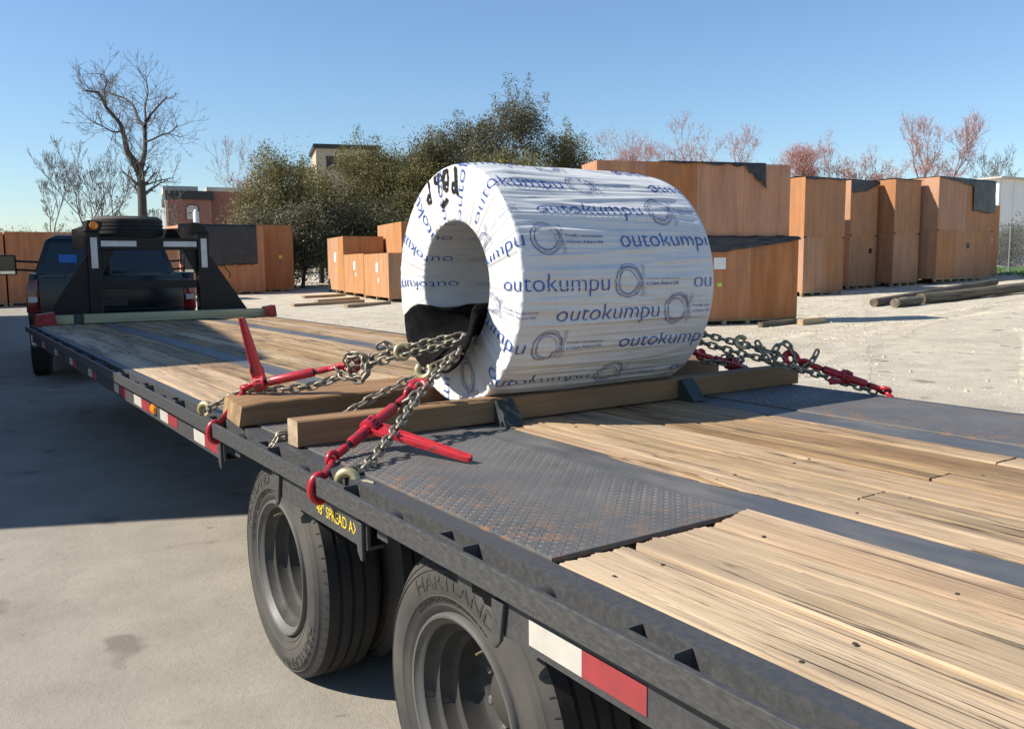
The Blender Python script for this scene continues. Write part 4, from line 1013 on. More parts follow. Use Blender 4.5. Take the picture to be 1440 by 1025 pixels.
# ------------------------------------------------------------------ crates and tarpaulins in the yard
def crate(label, x, y, w_, d_, h_, rz=0., mat='crate', z=None, pallet=True, sheets=None, marks=(), group='plywood crates in the yard', clips=False, side_sheets=None):
    z0 = g(x, y) if z is None else z
    t = thing('plywood_crate', label, 'crate', (x, y, z0), rz, group)
    ph = .14 if pallet else .0; mt = M[mat]; tk_ = .018
    def sheet(p0, p1, zz0, zz1, ax, name='panel'):
        b = MB()
        if ax == 'y': b.box(p0[0], p1[0], p0[1], p0[1]+tk_, zz0, zz1)
        else: b.box(p0[0], p0[0]+tk_, p0[1], p1[1], zz0, zz1)
        return b.build(name, mt, t, bevel=.002)
    ns = sheets or max(1, round(w_/1.22)); nss = side_sheets or max(1, round(d_/1.22))
    for i in range(ns):
        a, c = w_*i/ns+.002, w_*(i+1)/ns-.002
        sheet((a, 0), (c, 0), ph, h_, 'y'); sheet((a, d_-tk_), (c, d_-tk_), ph, h_, 'y')
    for i in range(nss):
        a, c = tk_+.001+(d_-2*tk_-.002)*i/nss+.002, tk_+.001+(d_-2*tk_-.002)*(i+1)/nss-.002
        sheet((.004, a), (.004, c), ph, h_-.002, 'x'); sheet((w_-tk_-.004, a), (w_-tk_-.004, c), ph, h_-.002, 'x')
    MB().box(.006, w_-.006, .02, d_-.02, h_-.03, h_-.004).build('lid', mt, t)
    MB().box(.025, w_-.025, .021, d_-.021, ph+.03, h_-.032).build('lining', M['iron'], t)
    if pallet:
        for q in (.02, d_/2-.05, d_-.12):
            MB().box(.0, w_, q, q+.1, .095, ph-.002).build('pallet_board', M['pallet'], t); MB().box(.0, w_, q, q+.1, .0, .02).build('pallet_board', M['pallet'], t)
            nb_ = max(3, int(w_/.55)+1)
            for i in range(nb_): xx = .01+(w_-.12)*i/(nb_-1); MB().box(xx, xx+.10, q+.002, q+.098, .0205, .0945).build('pallet_block', M['pallet'], t)
    else:
        for q in (.1, w_/2-.05, w_-.2): pass
    if clips:
        for xx in (-.02, w_-.12): MB().box(xx, xx+.14, -.012, -.001, h_-.04, h_+.012).build('corner_clip', M['iron'], t)
    for kind, a, c, ww, hh in marks:
        MB().box(a, a+ww, -.006, -.0015, c, c+hh).build({'paper': 'paper_label', 'lime': 'lime_sticker', 'iron': 'stencil_mark', 'gold': 'yellow_sticker'}[kind], M[{'paper': 'paper', 'lime': 'lime', 'iron': 'iron', 'gold': 'yellow'}[kind]], t)
    return t
def side_marks(t, marks):
    for kind, a, c, ww, hh in marks:
        MB().box(-.004, .0005, a, a+ww, c, c+hh).build({'paper': 'paper_label', 'lime': 'lime_sticker', 'gold': 'yellow_sticker'}[kind], M[{'paper': 'paper', 'lime': 'lime', 'gold': 'yellow'}[kind]], t)
# the near stack right of the coil
zb = g(12, 12.7); RN = rad(-19)
crate('large lower crate with a white paper label just right of the coil', 14.62-4.9*math.cos(RN), 12.62-4.9*math.sin(RN), 4.9, 1.2, 1.96, RN, 'crate', zb, True, None, (('paper', 2.74, 1.27, .30, .26), ('lime', 2.84, .88, .11, .08)), 'crates beside the coil')
crate('large upper crate stacked above the labelled crate beside the coil', 14.42-4.72*math.cos(RN), 12.74-4.72*math.sin(RN), 4.72, .95, 1.64, RN, 'crate', zb+1.975, False, None, (), 'crates beside the coil')
# tall double stacks
cs = [(23.4, 19.15, 2.3, 'first'), (27.25, 20.0, 1.75, 'second'), (29.2, 19.4, 1.75, 'third'), (31.2, 18.8, 4.2, 'widest, fourth')]
for i, (x, y, w_, nm) in enumerate(cs):
    zz = g(x+w_/2, y); hl = 2.06
    mk = ((), (('iron', 1.25, 1.35, .2, .2),), (), (('iron', 2.2, 1.35, .22, .2),))[i]
    crate('lower crate of the %s tall stack from the left, on pallets' % nm, x, y, w_, 2.3, hl, 0, 'crate_dull', zz, True, (2, 1, 1, 3)[i], mk, 'tall stacked crates', True)
    t = crate('upper crate of the %s tall stack from the left' % nm, x, y+.004, w_, 2.3, 2.06, 0, 'crate_dull', zz+hl+.0015, False, (1, 1, 1, 2)[i], (), 'tall stacked crates')
    if i == 3: pass
crate('dark narrow crate at the right end behind the widest stack', 35.2, 19.3, 1.75, 2.2, 3.1, 0, 'crate', g(36, 19.3), True, None, (('paper', .9, 1.5, .3, .2),), 'tall stacked crates')
# the far row on the left, half hidden by the truck
for i, x in enumerate((-5.5, -2.55, .40, 3.35)):
    crate(('far left crate out at the picture edge', 'brown crate at the left edge behind the truck mirror', 'brown crate directly behind the pickup cab', 'brown crate hidden behind the gooseneck frame')[i], x, 35.1, 2.9, 2.3, 2.62, 0, 'crate', g(x+1.4, 35), True, None, (), 'far row of crates behind the truck')
crate('crate under a hanging black tarp right of the gooseneck', 7.35, 39.5, 3.75, 2.3, 3.12, 0, 'crate', g(9, 39.5), True, None, (), 'far row of crates behind the truck')
crate('dark crate at the right end beside the tarped crate', 11.25, 41.0, 1.7, 4.5, 3.18, rad(-11), 'crate', g(12, 41), True, None, (('gold', 1.0, 1.6, .16, .16),), 'far row of crates behind the truck')
# the long stack left of the coil
RZ = rad(-11.5); lx = Vector((math.cos(RZ), math.sin(RZ), 0)); ly = Vector((-math.sin(RZ), math.cos(RZ), 0)); N = Vector((11.62, 27.75, 0))
def nloc(a, c): q = N+lx*a+ly*c; return q.x, q.y
zb = g(12, 30)
t = crate('low orange crate nearest the coil in the left stack, with paper label', *nloc(0, 0), 1.8, 3.75, 1.74, RZ, 'crate_pale', zb, True, None, (), 'crates left of the coil'); side_marks(t, (('paper', 1.5, 1.05, .32, .34), ('paper', 1.4, .68, .17, .15)))
t = crate('low orange crate in the middle of the left stack, small label', *nloc(0, 3.8), 1.8, 3.75, 1.74, RZ, 'crate_pale', zb+.04, True, None, (), 'crates left of the coil'); side_marks(t, (('paper', 1.5, 1.1, .34, .34), ('paper', 1.35, .85, .15, .12)))
t = crate('taller orange crate at the far end of the left stack', *nloc(0, 7.6), 1.8, 3.5, 2.5, RZ, 'crate_pale', zb+.08, True, None, (), 'crates left of the coil'); side_marks(t, (('paper', 1.6, 1.4, .36, .42), ('gold', 1.5, .95, .18, .18)))
crate('tall pale crate standing behind the low orange crates', *nloc(1.9, 5.0), 2.0, 4.0, 3.05, RZ, 'crate_pale', g(15, 34), True, None, (), 'crates left of the coil')
# tarpaulins: draped sheets with folds
def tarp(label, pts_top, drop, seed, hem=.08, thick=.012, top_depth=1.0):
    """pts_top: front top edge points (x, y, z) left to right; drop: hanging length at each; lies back over the lid by top_depth"""
    b = MB(); n_ = 48; nd = 16; nb_ = 6
    xs_ = np.linspace(0, len(pts_top)-1, n_+1)
    for i, s in enumerate(xs_):
        k_ = min(int(s), len(pts_top)-2); f = s-k_
        p_ = Vector(pts_top[k_]).lerp(Vector(pts_top[k_+1]), f); dr = drop[k_]*(1-f)+drop[k_+1]*f
        for j in range(nb_): q = 1-j/nb_; b.v.append((p_.x+.03*mnoise.noise((i*.3, j, seed)), p_.y+top_depth*q, p_.z+.012+.05*max(0, mnoise.noise((i*.25, j*.7, seed)))))
        for j in range(nd+1):
            t = j/nd; hem_ = hem*mnoise.noise((i*.22, 0, seed+2))*t
            fold = .022+.05*t*(.5+.5*mnoise.noise((i*.45, t*1.3, seed+5)))+.02*mnoise.noise((i*.8, t*3, seed))
            b.v.append((p_.x, p_.y-max(.012, fold), p_.z+.012-(dr+hem_)*t))
    m_ = nb_+nd+1
    for i in range(n_):
        for j in range(m_-1): b.f.append((i*m_+j, i*m_+j+1, (i+1)*m_+j+1, (i+1)*m_+j))
    o = b.build('tarpaulin', M['tarp'], smooth='all', fix=False); md = o.modifiers.new('thick', 'SOLIDIFY'); md.thickness = thick; md.offset = 1
    return tag(o, label, 'tarp', 'black tarpaulins over crates')
z1 = g(12, 12.7)+1.97
def nb4(a): return (14.62+(a-4.9)*math.cos(RN), 12.61+(a-4.9)*math.sin(RN), z1)
def nb5(a): return (14.42+(a-4.72)*math.cos(RN), 12.735+(a-4.72)*math.sin(RN), z2)
tarp('black tarp strip pinched between the two crates beside the coil', [nb4(0), nb4(2.2), nb4(3.6), nb4(4.9)], [.45, .40, .24, .06], 1, .05, top_depth=.08)
z2 = g(12, 12.7)+1.975+1.642
tarp('thin black tarp on top of the upper crate with a crumpled corner', [nb5(1.6), nb5(2.9), nb5(3.5), nb5(3.75), nb5(4.05)], [.03, .05, .07, .30, .55], 4, .05, top_depth=.9)
zt = lambda i: g(cs[i][0]+cs[i][2]/2, cs[i][1])+2.06*2+.008
for i, (a, c, dr, lab) in enumerate(((0, 2.62, [.12, .05, .05], 'narrow black tarp edge over the first tall stack'), (0, 1.62, [.50, .42, .12], 'black tarp hanging over the top of the second tall stack'), (0, 1.55, [.02, .03, .02], 'thin black tarp edge on the third tall stack'), (0, 4.25, [.05, .12, 1.3], 'black tarp over the widest stack, hanging low at its right end'))):
    x, y, w_, _ = cs[i]; z_ = zt(i)
    if i == 3: tarp(lab, [(x, y, z_), (x+2.1, y, z_), (x+2.45, y, z_), (x+2.5, y, z_), (x+4.28, y, z_)], [.05, .22, .30, 1.28, 1.34], 21+i, .06, top_depth=2.2)
    else: tarp(lab, [(x-.03, y, z_), (x+w_/2, y, z_), (x+w_+.03, y, z_)], dr, 21+i, .05, top_depth=2.2)
z_ = g(9, 39.5)+3.12
tarp('big black tarp hanging down the crate right of the gooseneck', [(7.3, 39.48, z_), (8.7, 39.48, z_), (9.9, 39.48, z_), (10.75, 39.48, z_)], [1.75, 1.85, 1.80, 1.75], 31, .10, top_depth=2.0)
# lengths of timber and poles on the ground
def log(name, label, a, c, r0, r1, mat, cat, group=None, sq=False):
    a = Vector(a); c = Vector(c); d = c-a; L = d.length; o = thing(name, label, cat, a, 0, group)
    b = MB(); pts = [(L*k_/10, .03*mnoise.noise((k_*.4, a.x, 0)), .02*mnoise.noise((k_*.4, a.y, 5))) for k_ in range(11)]
    if sq: b.bar((0, 0, 0), (L, 0, 0), r0*2, r1*2)
    else: b.tube(pts, [r0+(r1-r0)*k_/10 for k_ in range(11)], 16, caps=True)
    m_ = b.build('trunk' if not sq else 'board', mat, o, smooth=40 if not sq else False)
    o.rotation_euler = (0, -math.asin(d.z/L), math.atan2(d.y, d.x)); return o
def gp(x, y, r): return (x, y, g(x, y)+r)
log('utility_pole', 'thick weathered pole lying on the sand in front of the crates', gp(22.58, 14.30, .165), gp(34.5, 13.75, .16), .17, .15, M['grey_wood'], 'pole', 'weathered poles on the sand')
log('utility_pole', 'thinner pole lying behind the thick one on the sand', gp(20.9, 14.75, .13), gp(31.5, 16.6, .12), .125, .11, M['grey_wood'], 'pole', 'weathered poles on the sand')
log('utility_pole', 'short dark pole end sticking out beside the thick pole', gp(20.85, 14.05, .14), gp(22.3, 14.18, .14), .135, .135, M['grey_wood'], 'pole', 'weathered poles on the sand')
log('timber_offcut', 'pale timber offcut on the sand right of the labelled crate', gp(14.0, 12.05, .07), gp(14.95, 12.15, .07), .07, .07, M['pallet'], 'timber', 'timber offcuts on the sand', True)
log('timber_offcut', 'dark timber offcut under the corner of the labelled crate', gp(12.9, 12.25, .06), gp(14.2, 12.4, .06), .06, .05, M['grey_wood'], 'timber', 'timber offcuts on the sand', True)
for i, (x, y, x2, y2, lab) in enumerate(((9.2, 26.0, 11.2, 26.9, 'board lying below the near end of the left stack'), (8.0, 27.6, 11.0, 28.6, 'long board lying beside the left stack'), (9.7, 29.8, 11.8, 30.8, 'board leaning out under the left stack'), (10.5, 33.2, 12.6, 34.0, 'board at the far end of the left stack'))):
    log('loose_board', lab, gp(x, y, .05), gp(x2, y2, .05), .08, .05, M['pallet'], 'board', 'loose boards by the left stack', True)

# ------------------------------------------------------------------ buildings and fence
def brick_mat(name, c1, c2, mortar, scale=1.0):
    m, n, l, bs = new_mat(name)
    tc = n.new('ShaderNodeTexCoord'); br = n.new('ShaderNodeTexBrick'); mp = n.new('ShaderNodeMapping'); mp.inputs['Rotation'].default_value = (PI/2, 0, 0)
    l.new(tc.outputs['Object'], mp.inputs[0]); l.new(mp.outputs[0], br.inputs['Vector'])
    br.inputs['Scale'].default_value = scale*4; br.inputs['Color1'].default_value = (*c1, 1); br.inputs['Color2'].default_value = (*c2, 1); br.inputs['Mortar'].default_value = (*mortar, 1)
    v = coords(n, l, (1, 1, 1), 'Object', False); f = noise(n, l, v, .8, 5, .6)
    l.new(mixc(n, l, maprange(n, l, f, .4, .75, 0, .4), br.outputs[0], tuple(x*.6 for x in c1)), bs.inputs['Base Color']); bs.inputs['Roughness'].default_value = .9
    return m
M['brick'] = brick_mat('red_brick', (.27, .10, .072), (.21, .08, .06), (.30, .22, .18))
M['concrete'] = simple('pale_concrete', (.50, .45, .38), (.40, .36, .30), .9, 0, 1.5, .2, .01)
M['white_wall'] = simple('white_metal_wall', (.74, .73, .70), (.66, .65, .62), .6, 0, .6, .05, .01)
M['dark_trim'] = flat('dark_cornice', (.02, .021, .023), .6)
M['beige'] = simple('beige_stucco', (.46, .38, .27), (.38, .31, .22), .9, 0, 1, .1, .01)
M['galv'] = flat('galvanised_steel', (.36, .37, .37), .45, .7)
# two-storey brick building behind the gooseneck
DB = 92.; q = P(237, 300, DB); bx0 = q.x; by0 = q.y
zt_ = lambda py: P(280, py, DB).z
bb = thing('brick_building', 'red brick two storey building with dark cornice behind the trees', 'building', (bx0, by0, 0), rad(-11))
k_ = DB/FPX
W1 = 46*k_*1.25; W2 = 58*k_*1.3
MB().box(0, W1, 0, 14, 0, zt_(280)).build('bay_wall', M['brick'], bb)
MB().box(-.25, W1+.25, -.3, 14.2, zt_(280)+.005, zt_(268)).build('cornice', M['dark_trim'], bb)
MB().box(W1+.01, W1+W2, 1.6, 16, 0, zt_(266)).build('wall', M['brick'], bb)
MB().box(W1-.3, W1+W2+.2, 1.5, 16.2, zt_(266)+.005, zt_(260)).build('parapet', M['concrete'], bb)
MB().box(-.35, W1*.75, 3, 9, zt_(268)+.005, zt_(258)).build('roof_parapet', M['concrete'], bb)
MB().box(-.28, -.01, -.05, 1.2, 0, zt_(281)).build('sunlit_edge', M['beige'], bb)  # pale strip: sunlight on the bay's left edge, put into the colour
wn_ = MB().prism([(W1*.42, zt_(308)), (W1*.68, zt_(308)), (W1*.68, zt_(291)), (W1*.62, zt_(288)), (W1*.48, zt_(288)), (W1*.42, zt_(291))], -.06, -.01, 'y').build('window', M['concrete'], bb)
MB().prism([(W1*.39, zt_(309)), (W1*.71, zt_(309)), (W1*.71, zt_(290)), (W1*.63, zt_(286)), (W1*.47, zt_(286)), (W1*.39, zt_(290))], -.009, -.003, 'y').build('window_frame', M['dark_trim'], wn_)
MB().box(W1*.45, W1*.65, -.075, -.062, zt_(299)-.04, zt_(299)+.04).build('glazing_bar', M['dark_trim'], wn_)
# beige building rising above the oaks
q = P(447, 300, 105); bt = thing('beige_building', 'top of a beige building rising above the evergreen trees', 'building', (q.x, q.y, 0), rad(-18))
z3 = P(470, 204, 105).z
MB().box(0, 7.5, 0, 9, 0, z3-.5).build('wall', M['beige'], bt); MB().box(-.3, 7.8, -.3, 9.3, z3-.495, z3).build('roof_edge', M['dark_trim'], bt)
MB().box(-2.2, -.02, 1.5, 9, 0, z3-2.6).build('side_wall', M['beige'], bt)
for a in (1.2, 3.6): MB().box(a, a+1.2, -.05, -.01, z3-3.0, z3-1.4).build('window', M['dark_trim'], bt)
# white shed beyond the fence on the right
q = P(1398, 300, 62); ws = thing('white_shed', 'long white metal shed beyond the chain link fence', 'building', (q.x+.5, q.y, 0), rad(-6))
MB().box(0, 45, 0, 14, 0, P(1420, 251, 62).z).build('wall', M['white_wall'], ws)
MB().prism([(-.4, P(1420, 251, 62).z+.004), (45.4, P(1420, 251, 62).z+.004), (45.4, P(1420, 246, 62).z), (-.4, P(1420, 249, 62).z)], -.4, 14.4, 'y').build('roof', M['concrete'], ws)
for i in range(30): MB().box(i*1.5+.2, i*1.5+.26, -.03, -.004, 0, P(1420, 251, 62).z-.02).build('wall_rib', M['white_wall'], ws)
# warehouse on the left, out of view: its shadow falls across the truck and the deck front
wh = [(-6.02, 7.54), (-6.95, 7.52), (-7.02, 8.25), (-20, 8.0), (-20, 30.5), (-2.35, 30.1)]
whb = thing('warehouse', 'brick warehouse left of the trailer, outside the picture', 'building', (-6, 7.5, 0))
MB().prism([(x+6, y-7.5) for x, y in wh], 0, 5.85, 'z').build('wall', M['brick'], whb)
MB().prism([(x+6, y-7.5) for x, y in wh], 5.855, 6.0, 'z').build('coping', M['concrete'], whb)
# white post
q = P(277, 330, 60); o = MB().tube([(0, 0, 0), (0, 0, P(277, 297, 60).z-.1), (0, 0, P(277, 295, 60).z)], [.20, .20, .08], 12).build('post', M['white_wall'], loc=(q.x, q.y, 0), smooth=40)
tag(o, 'white round post standing in front of the brick building', 'post')
# chain link fence on the right
fz = 20.4; fx0, fx1 = 37.2, 62
fn = thing('chain_link_fence', 'grey chain link fence on the grass at the right edge', 'fence', (fx0, fz, g(fx0, fz)))
for i in range(9):
    x = i*3.0; zz = g(fx0+x, fz)-g(fx0, fz)
    MB().tube([(x, 0, zz-.1), (x, 0, zz+2.2)], .035, 8).build('post', M['galv'], fn, smooth=40)
    if i < 8:
        z4 = g(fx0+x+3, fz)-g(fx0, fz); MB().tube([(x, -.03, zz+2.15), (x+3, -.03, z4+2.15)], .022, 6).build('top_rail', M['galv'], fn, smooth=40)
        b = MB()
        for s_ in range(-22, 31):
            for sg in (1, -1):
                a0 = s_*.1; pts = []
                for zq in (0, 2.12):
                    xx = a0+(zq if sg > 0 else 2.12-zq); pts.append((xx, zq))
                (xa, za), (xb, zb_) = pts
                if xb == xa: continue
                lo_, hi_ = max(0, min(xa, xb)), min(3, max(xa, xb))
                if hi_-lo_ < .05: continue
                f_ = lambda xx: za+(zb_-za)*(xx-xa)/(xb-xa)
                b.tube([(x+lo_, -.035, zz+f_(lo_)+.03), (x+hi_, -.035, zz+(z4-zz)*hi_/3+f_(hi_)+.03)], .004, 3, caps=False)
        b.build('wire_mesh', M['galv'], fn, fix=False)
# grass beyond the crates
b = MB(); r2 = random.Random(5)
for i in range(26000):
    x = r2.uniform(33.5, 62); y = 17.0+(r2.random()**.8)*9
    if y < 18.2+(mnoise.noise((x*.5, 0, 0)))*1.2 - (x-36)*.08: continue
    if 30.4 < x < 37.2 and 18.2 < y < 21.8: continue
    z = g(x, y); h = r2.uniform(.04, .13); a = r2.random()*PI; wd = .018; lean = r2.uniform(-.05, .05)
    b.add([(x-math.cos(a)*wd, y-math.sin(a)*wd, z), (x+math.cos(a)*wd, y+math.sin(a)*wd, z), (x+lean, y+lean*.5, z+h)], [(0, 1, 2)])
stuff(b.build('grass', M['grass'], fix=False)); bpy.data.objects['grass']['label'] = 'strip of short green grass by the fence'; bpy.data.objects['grass']['category'] = 'grass'

# ------------------------------------------------------------------ trees
class Tree:
    def __init__(s, seed, rmin=.012): s.rmin = rmin; s.r = random.Random(seed); s.thick = MB(); s.thin = MB(); s.tips = []; s.mids = []
    def grow(s, p, d, L, r, lvl, maxl, spread, up, ratio, kids, wob):
        R = s.r; n_ = 4 if lvl < 2 else 3; pts = [p]; q = p.copy(); dd = d.copy()
        for i in range(n_):
            dd = (dd+Vector((R.gauss(0, wob), R.gauss(0, wob), R.gauss(0, wob)+up*.25))).normalized(); q = q+dd*(L/n_); pts.append(q.copy())
        r1 = r*.70
        r = max(r, s.rmin); r1 = max(r1, s.rmin)
        (s.thick if lvl <= 2 else s.thin).tube(pts, [r+(r1-r)*i/n_ for i in range(n_+1)], (8, 6, 5, 4, 3, 3, 3, 3)[min(lvl, 7)], caps=False)
        if lvl >= 3: s.mids.append(pts[n_//2])
        if lvl >= maxl: s.tips.append((q, dd)); return
        k_ = R.choice(kids)
        az0 = R.random()*2*PI
        for i in range(k_):
            a = (R.uniform(.35, 1.)*spread if i or lvl > 0 else spread*.25); az = az0+2*PI*i/k_+R.uniform(-.5, .5)
            o1 = dd.orthogonal().normalized(); o2 = dd.cross(o1)
            nd = (dd*math.cos(a)+(o1*math.cos(az)+o2*math.sin(az))*math.sin(a)+Vector((0, 0, up*.35))).normalized()
            s.grow(q.copy(), nd, L*ratio*R.uniform(.75, 1.2), r1*(.88 if i == 0 else (.78 if lvl < 3 else .62)), lvl+1, maxl, spread, up, ratio, kids, wob)
        if lvl >= 1:                                       # side shoots along the branch
            for _ in range(R.choice((2, 2, 3) if lvl < 4 else (1, 1, 2))):
                t = R.randint(1, n_); o1 = dd.orthogonal().normalized(); o2 = dd.cross(o1); az = R.random()*2*PI
                nd = (dd*.5+(o1*math.cos(az)+o2*math.sin(az))*.8+Vector((0, 0, up*.3))).normalized()
                s.grow(pts[t].copy(), nd, L*ratio*.6*R.uniform(.5, 1), r1*.4, max(lvl+2, 3), maxl, spread, up, ratio, kids, wob)
def cards(b, rnd, c, n_, sig, size, flat_=.0):
    if n_ < 1: return
    R_ = np.random.RandomState(rnd.randrange(1 << 30))
    p_ = np.array(c)[None]+R_.normal(0, 1, (n_, 3))*np.array([sig, sig, sig*.8])
    a = R_.normal(0, 1, (n_, 3)); a /= np.linalg.norm(a, axis=1, keepdims=True)
    q_ = R_.normal(0, 1, (n_, 3)); o1 = np.cross(a, q_); o1 /= np.linalg.norm(o1, axis=1, keepdims=True); o2 = np.cross(a, o1)
    e1 = o1*(size*R_.uniform(.6, 1.3, (n_, 1))); e2 = o2*(size*R_.uniform(.35, .7, (n_, 1)))
    vs = np.stack([p_-e1, p_+e2*.8-e1*.2, p_+e1, p_-e2*.8+e1*.1], 1).reshape(-1, 3)
    o = len(b.v); b.v.extend(map(tuple, vs.tolist())); b.f.extend([(o+4*i, o+4*i+1, o+4*i+2, o+4*i+3) for i in range(n_)])
def bare_tree(label, px, depth, top, trunk_r, seed, spread=.62, up=.35, maxl=6, fork=.34, ratio=.74, kids=(2, 2, 3), wob=.10, twig='twig', buds=0, lean=(0, 0), leaves=0, name='bare_tree', group='bare winter trees'):
    q = P(px, 400, depth); z0 = g(q.x, q.y); H = P(px, top, depth).z-z0
    t = thing(name, label, 'tree', (q.x, q.y, z0), 0, group); tr = Tree(seed, depth/FPX*.24)
    tr.grow(Vector((0, 0, -.1)), Vector((lean[0], lean[1], 1)).normalized(), H*fork, trunk_r, 0, maxl, spread, up, ratio, kids, wob)
    zs = [v[2] for v in tr.thin.v] or [H]; k_ = H/max(zs)
    for mb in (tr.thick, tr.thin): mb.v = [(x*k_, y*k_, z*k_) for x, y, z in mb.v]
    tr.thick.build('trunk', M['bark'], t, smooth='all', fix=False)
    tr.thin.build('crown', M[twig], t, smooth='all', fix=False)
    if buds:
        b = MB(); rr = random.Random(seed+1)
        for (p_, d_) in tr.tips: cards(b, rr, p_*k_, buds, .26, .06)
        stuff(b.build('buds', M['bud'], t, fix=False))
    if leaves:
        b = MB(); rr = random.Random(seed+1)
        for p_ in rr.sample(tr.mids, min(len(tr.mids), leaves)): cards(b, rr, p_*k_, 4, .12, .10)
        stuff(b.build('dead_leaves', M['leaf_dark'], t, fix=False))
    return t
def limbed_tree(label, px, depth, limbs, seed):
    q = P(px, 400, depth); z0 = g(q.x, q.y); base = Vector((q.x, q.y, z0)); t = thing('bare_tree', label, 'tree', base, 0, 'bare winter trees')
    tr = Tree(seed, depth/FPX*.18); rr = tr.r
    for pts, r0, r1, dz in limbs:
        w3 = [P(a, c, depth+dz*i/(len(pts)-1))-base for i, (a, c) in enumerate(pts)]
        sm = smooth_path(w3, 5); n_ = len(sm); tr.thick.tube(sm, [r0+(r1-r0)*i/(n_-1) for i in range(n_)], 8, caps=False)
        for i in range(2 if r0 < .3 else n_//2, n_):
            f = i/(n_-1); d = (sm[i]-sm[i-1]).normalized()
            for _ in range(rr.choice((0, 1, 1, 2))):
                o1 = d.orthogonal().normalized(); o2 = d.cross(o1); az = rr.random()*2*PI
                nd = (d*.55+(o1*math.cos(az)+o2*math.sin(az))*.85+Vector((0, 0, .15))).normalized()
                tr.grow(sm[i].copy(), nd, rr.uniform(.55, 1.25), max(.03, r1*.5), 3, 6, .62, .2, .72, (2, 2, 2), .12)
    tr.thick.build('trunk', M['bark_dark'], t, smooth='all', fix=False); tr.thin.build('crown', M['twig'], t, smooth='all', fix=False)
M['bark_dark'] = simple('dark_bark', (.07, .058, .048), (.04, .034, .028), .9, 0, 4, .6, .03)
limbed_tree('tall bare tree with two main limbs rising behind the gooseneck', 200, 74,
    [([(201, 402), (200.5, 304), (199, 265), (197, 240)], .42, .33, 0),
     ([(197, 241), (188, 226), (179, 212), (174, 190), (168, 173), (150, 152), (139, 132), (121, 128)], .28, .07, -4),
     ([(197, 241), (201, 225), (204, 208), (204, 178), (208, 168), (215, 158), (235, 136)], .26, .06, 3),
     ([(204, 178), (195, 168), (188, 150), (178, 140), (163, 134), (150, 128)], .15, .05, 4),
     ([(204, 200), (215, 196), (228, 190), (240, 186), (250, 176)], .10, .04, -2), ([(200, 262), (212, 258), (225, 254), (245, 250)], .08, .035, 2),
     ([(172, 184), (160, 186), (145, 178), (132, 172)], .09, .035, -3), ([(205, 170), (204, 150), (208, 130), (205, 108)], .10, .035, 2), ([(150, 152), (147, 130), (150, 112), (142, 104)], .08, .03, -4)], 11)
bare_tree('bare tree reaching in from the left picture edge', -8, 50, 182, .20, 5, .70, .25, 6, .34, .76, leaves=20)
bare_tree('slender bare young tree at the far left', 66, 62, 212, .10, 23, .42, .45, 6, .42, .70)
bare_tree('bushy bare tree left of the tall two-limbed tree', 126, 60, 192, .13, 31, .60, .40, 6, .30, .76, (2, 3, 3), leaves=26)
bare_tree('leaning bare tree just left of the tall tree trunk', 158, 64, 222, .15, 37, .52, .36, 6, .38, .74, lean=(.14, 0), leaves=22)
bare_tree('low bare tree with a few brown leaves by the brick building', 232, 70, 262, .12, 41, .75, .2, 6, .30, .75, leaves=40)
bare_tree('grey pink bare tree behind the brick building', 337, 98, 188, .22, 43, .55, .42, 6, .34, .74, (2, 3), twig='twig_red', buds=2, group='budding trees')
bare_tree('small reddish tree right of the evergreens', 868, 92, 182, .18, 47, .72, .30, 7, .32, .74, (2, 3), twig='twig_red', buds=7, name='budding_tree', group='budding trees')
bare_tree('tiny reddish treetop just left of the upper crate', 938, 92, 206, .12, 53, .55, .42, 5, .34, .74, (2, 3), twig='twig_red', buds=6, name='budding_tree', group='budding trees')
bare_tree('wide rounded red budding tree above the upper crate', 1021, 92, 154, .26, 59, .72, .30, 7, .30, .74, (2, 2, 3), twig='twig_red', buds=6, name='budding_tree', group='budding trees')
bare_tree('narrow red budding tree between the crate stacks', 1146, 88, 186, .18, 61, .72, .30, 7, .32, .74, (2, 3), twig='twig_red', buds=8, name='budding_tree', group='budding trees')
bare_tree('large airy pinkish tree above the third and fourth stacks', 1296, 84, 156, .26, 67, .62, .36, 7, .28, .75, (2, 2, 3), twig='twig_red', buds=5, name='budding_tree', group='budding trees')
bare_tree('smaller pinkish tree left of the large airy one', 1243, 90, 205, .16, 71, .62, .30, 7, .30, .75, (2, 3), twig='twig_red', buds=5, name='budding_tree', group='budding trees')
bare_tree('grey bare tree at the right edge above the shed', 1402, 104, 192, .28, 73, .66, .3, 7, .28, .75, (2, 2, 3))
bare_tree('hazy grey bare tree between the first and third stacks', 1200, 120, 224, .2, 79, .7, .3, 6, .28, .76, (2, 3))
bare_tree('grey bare tree far behind the first stack', 1085, 120, 222, .2, 83, .7, .3, 6, .28, .76, (2, 3))
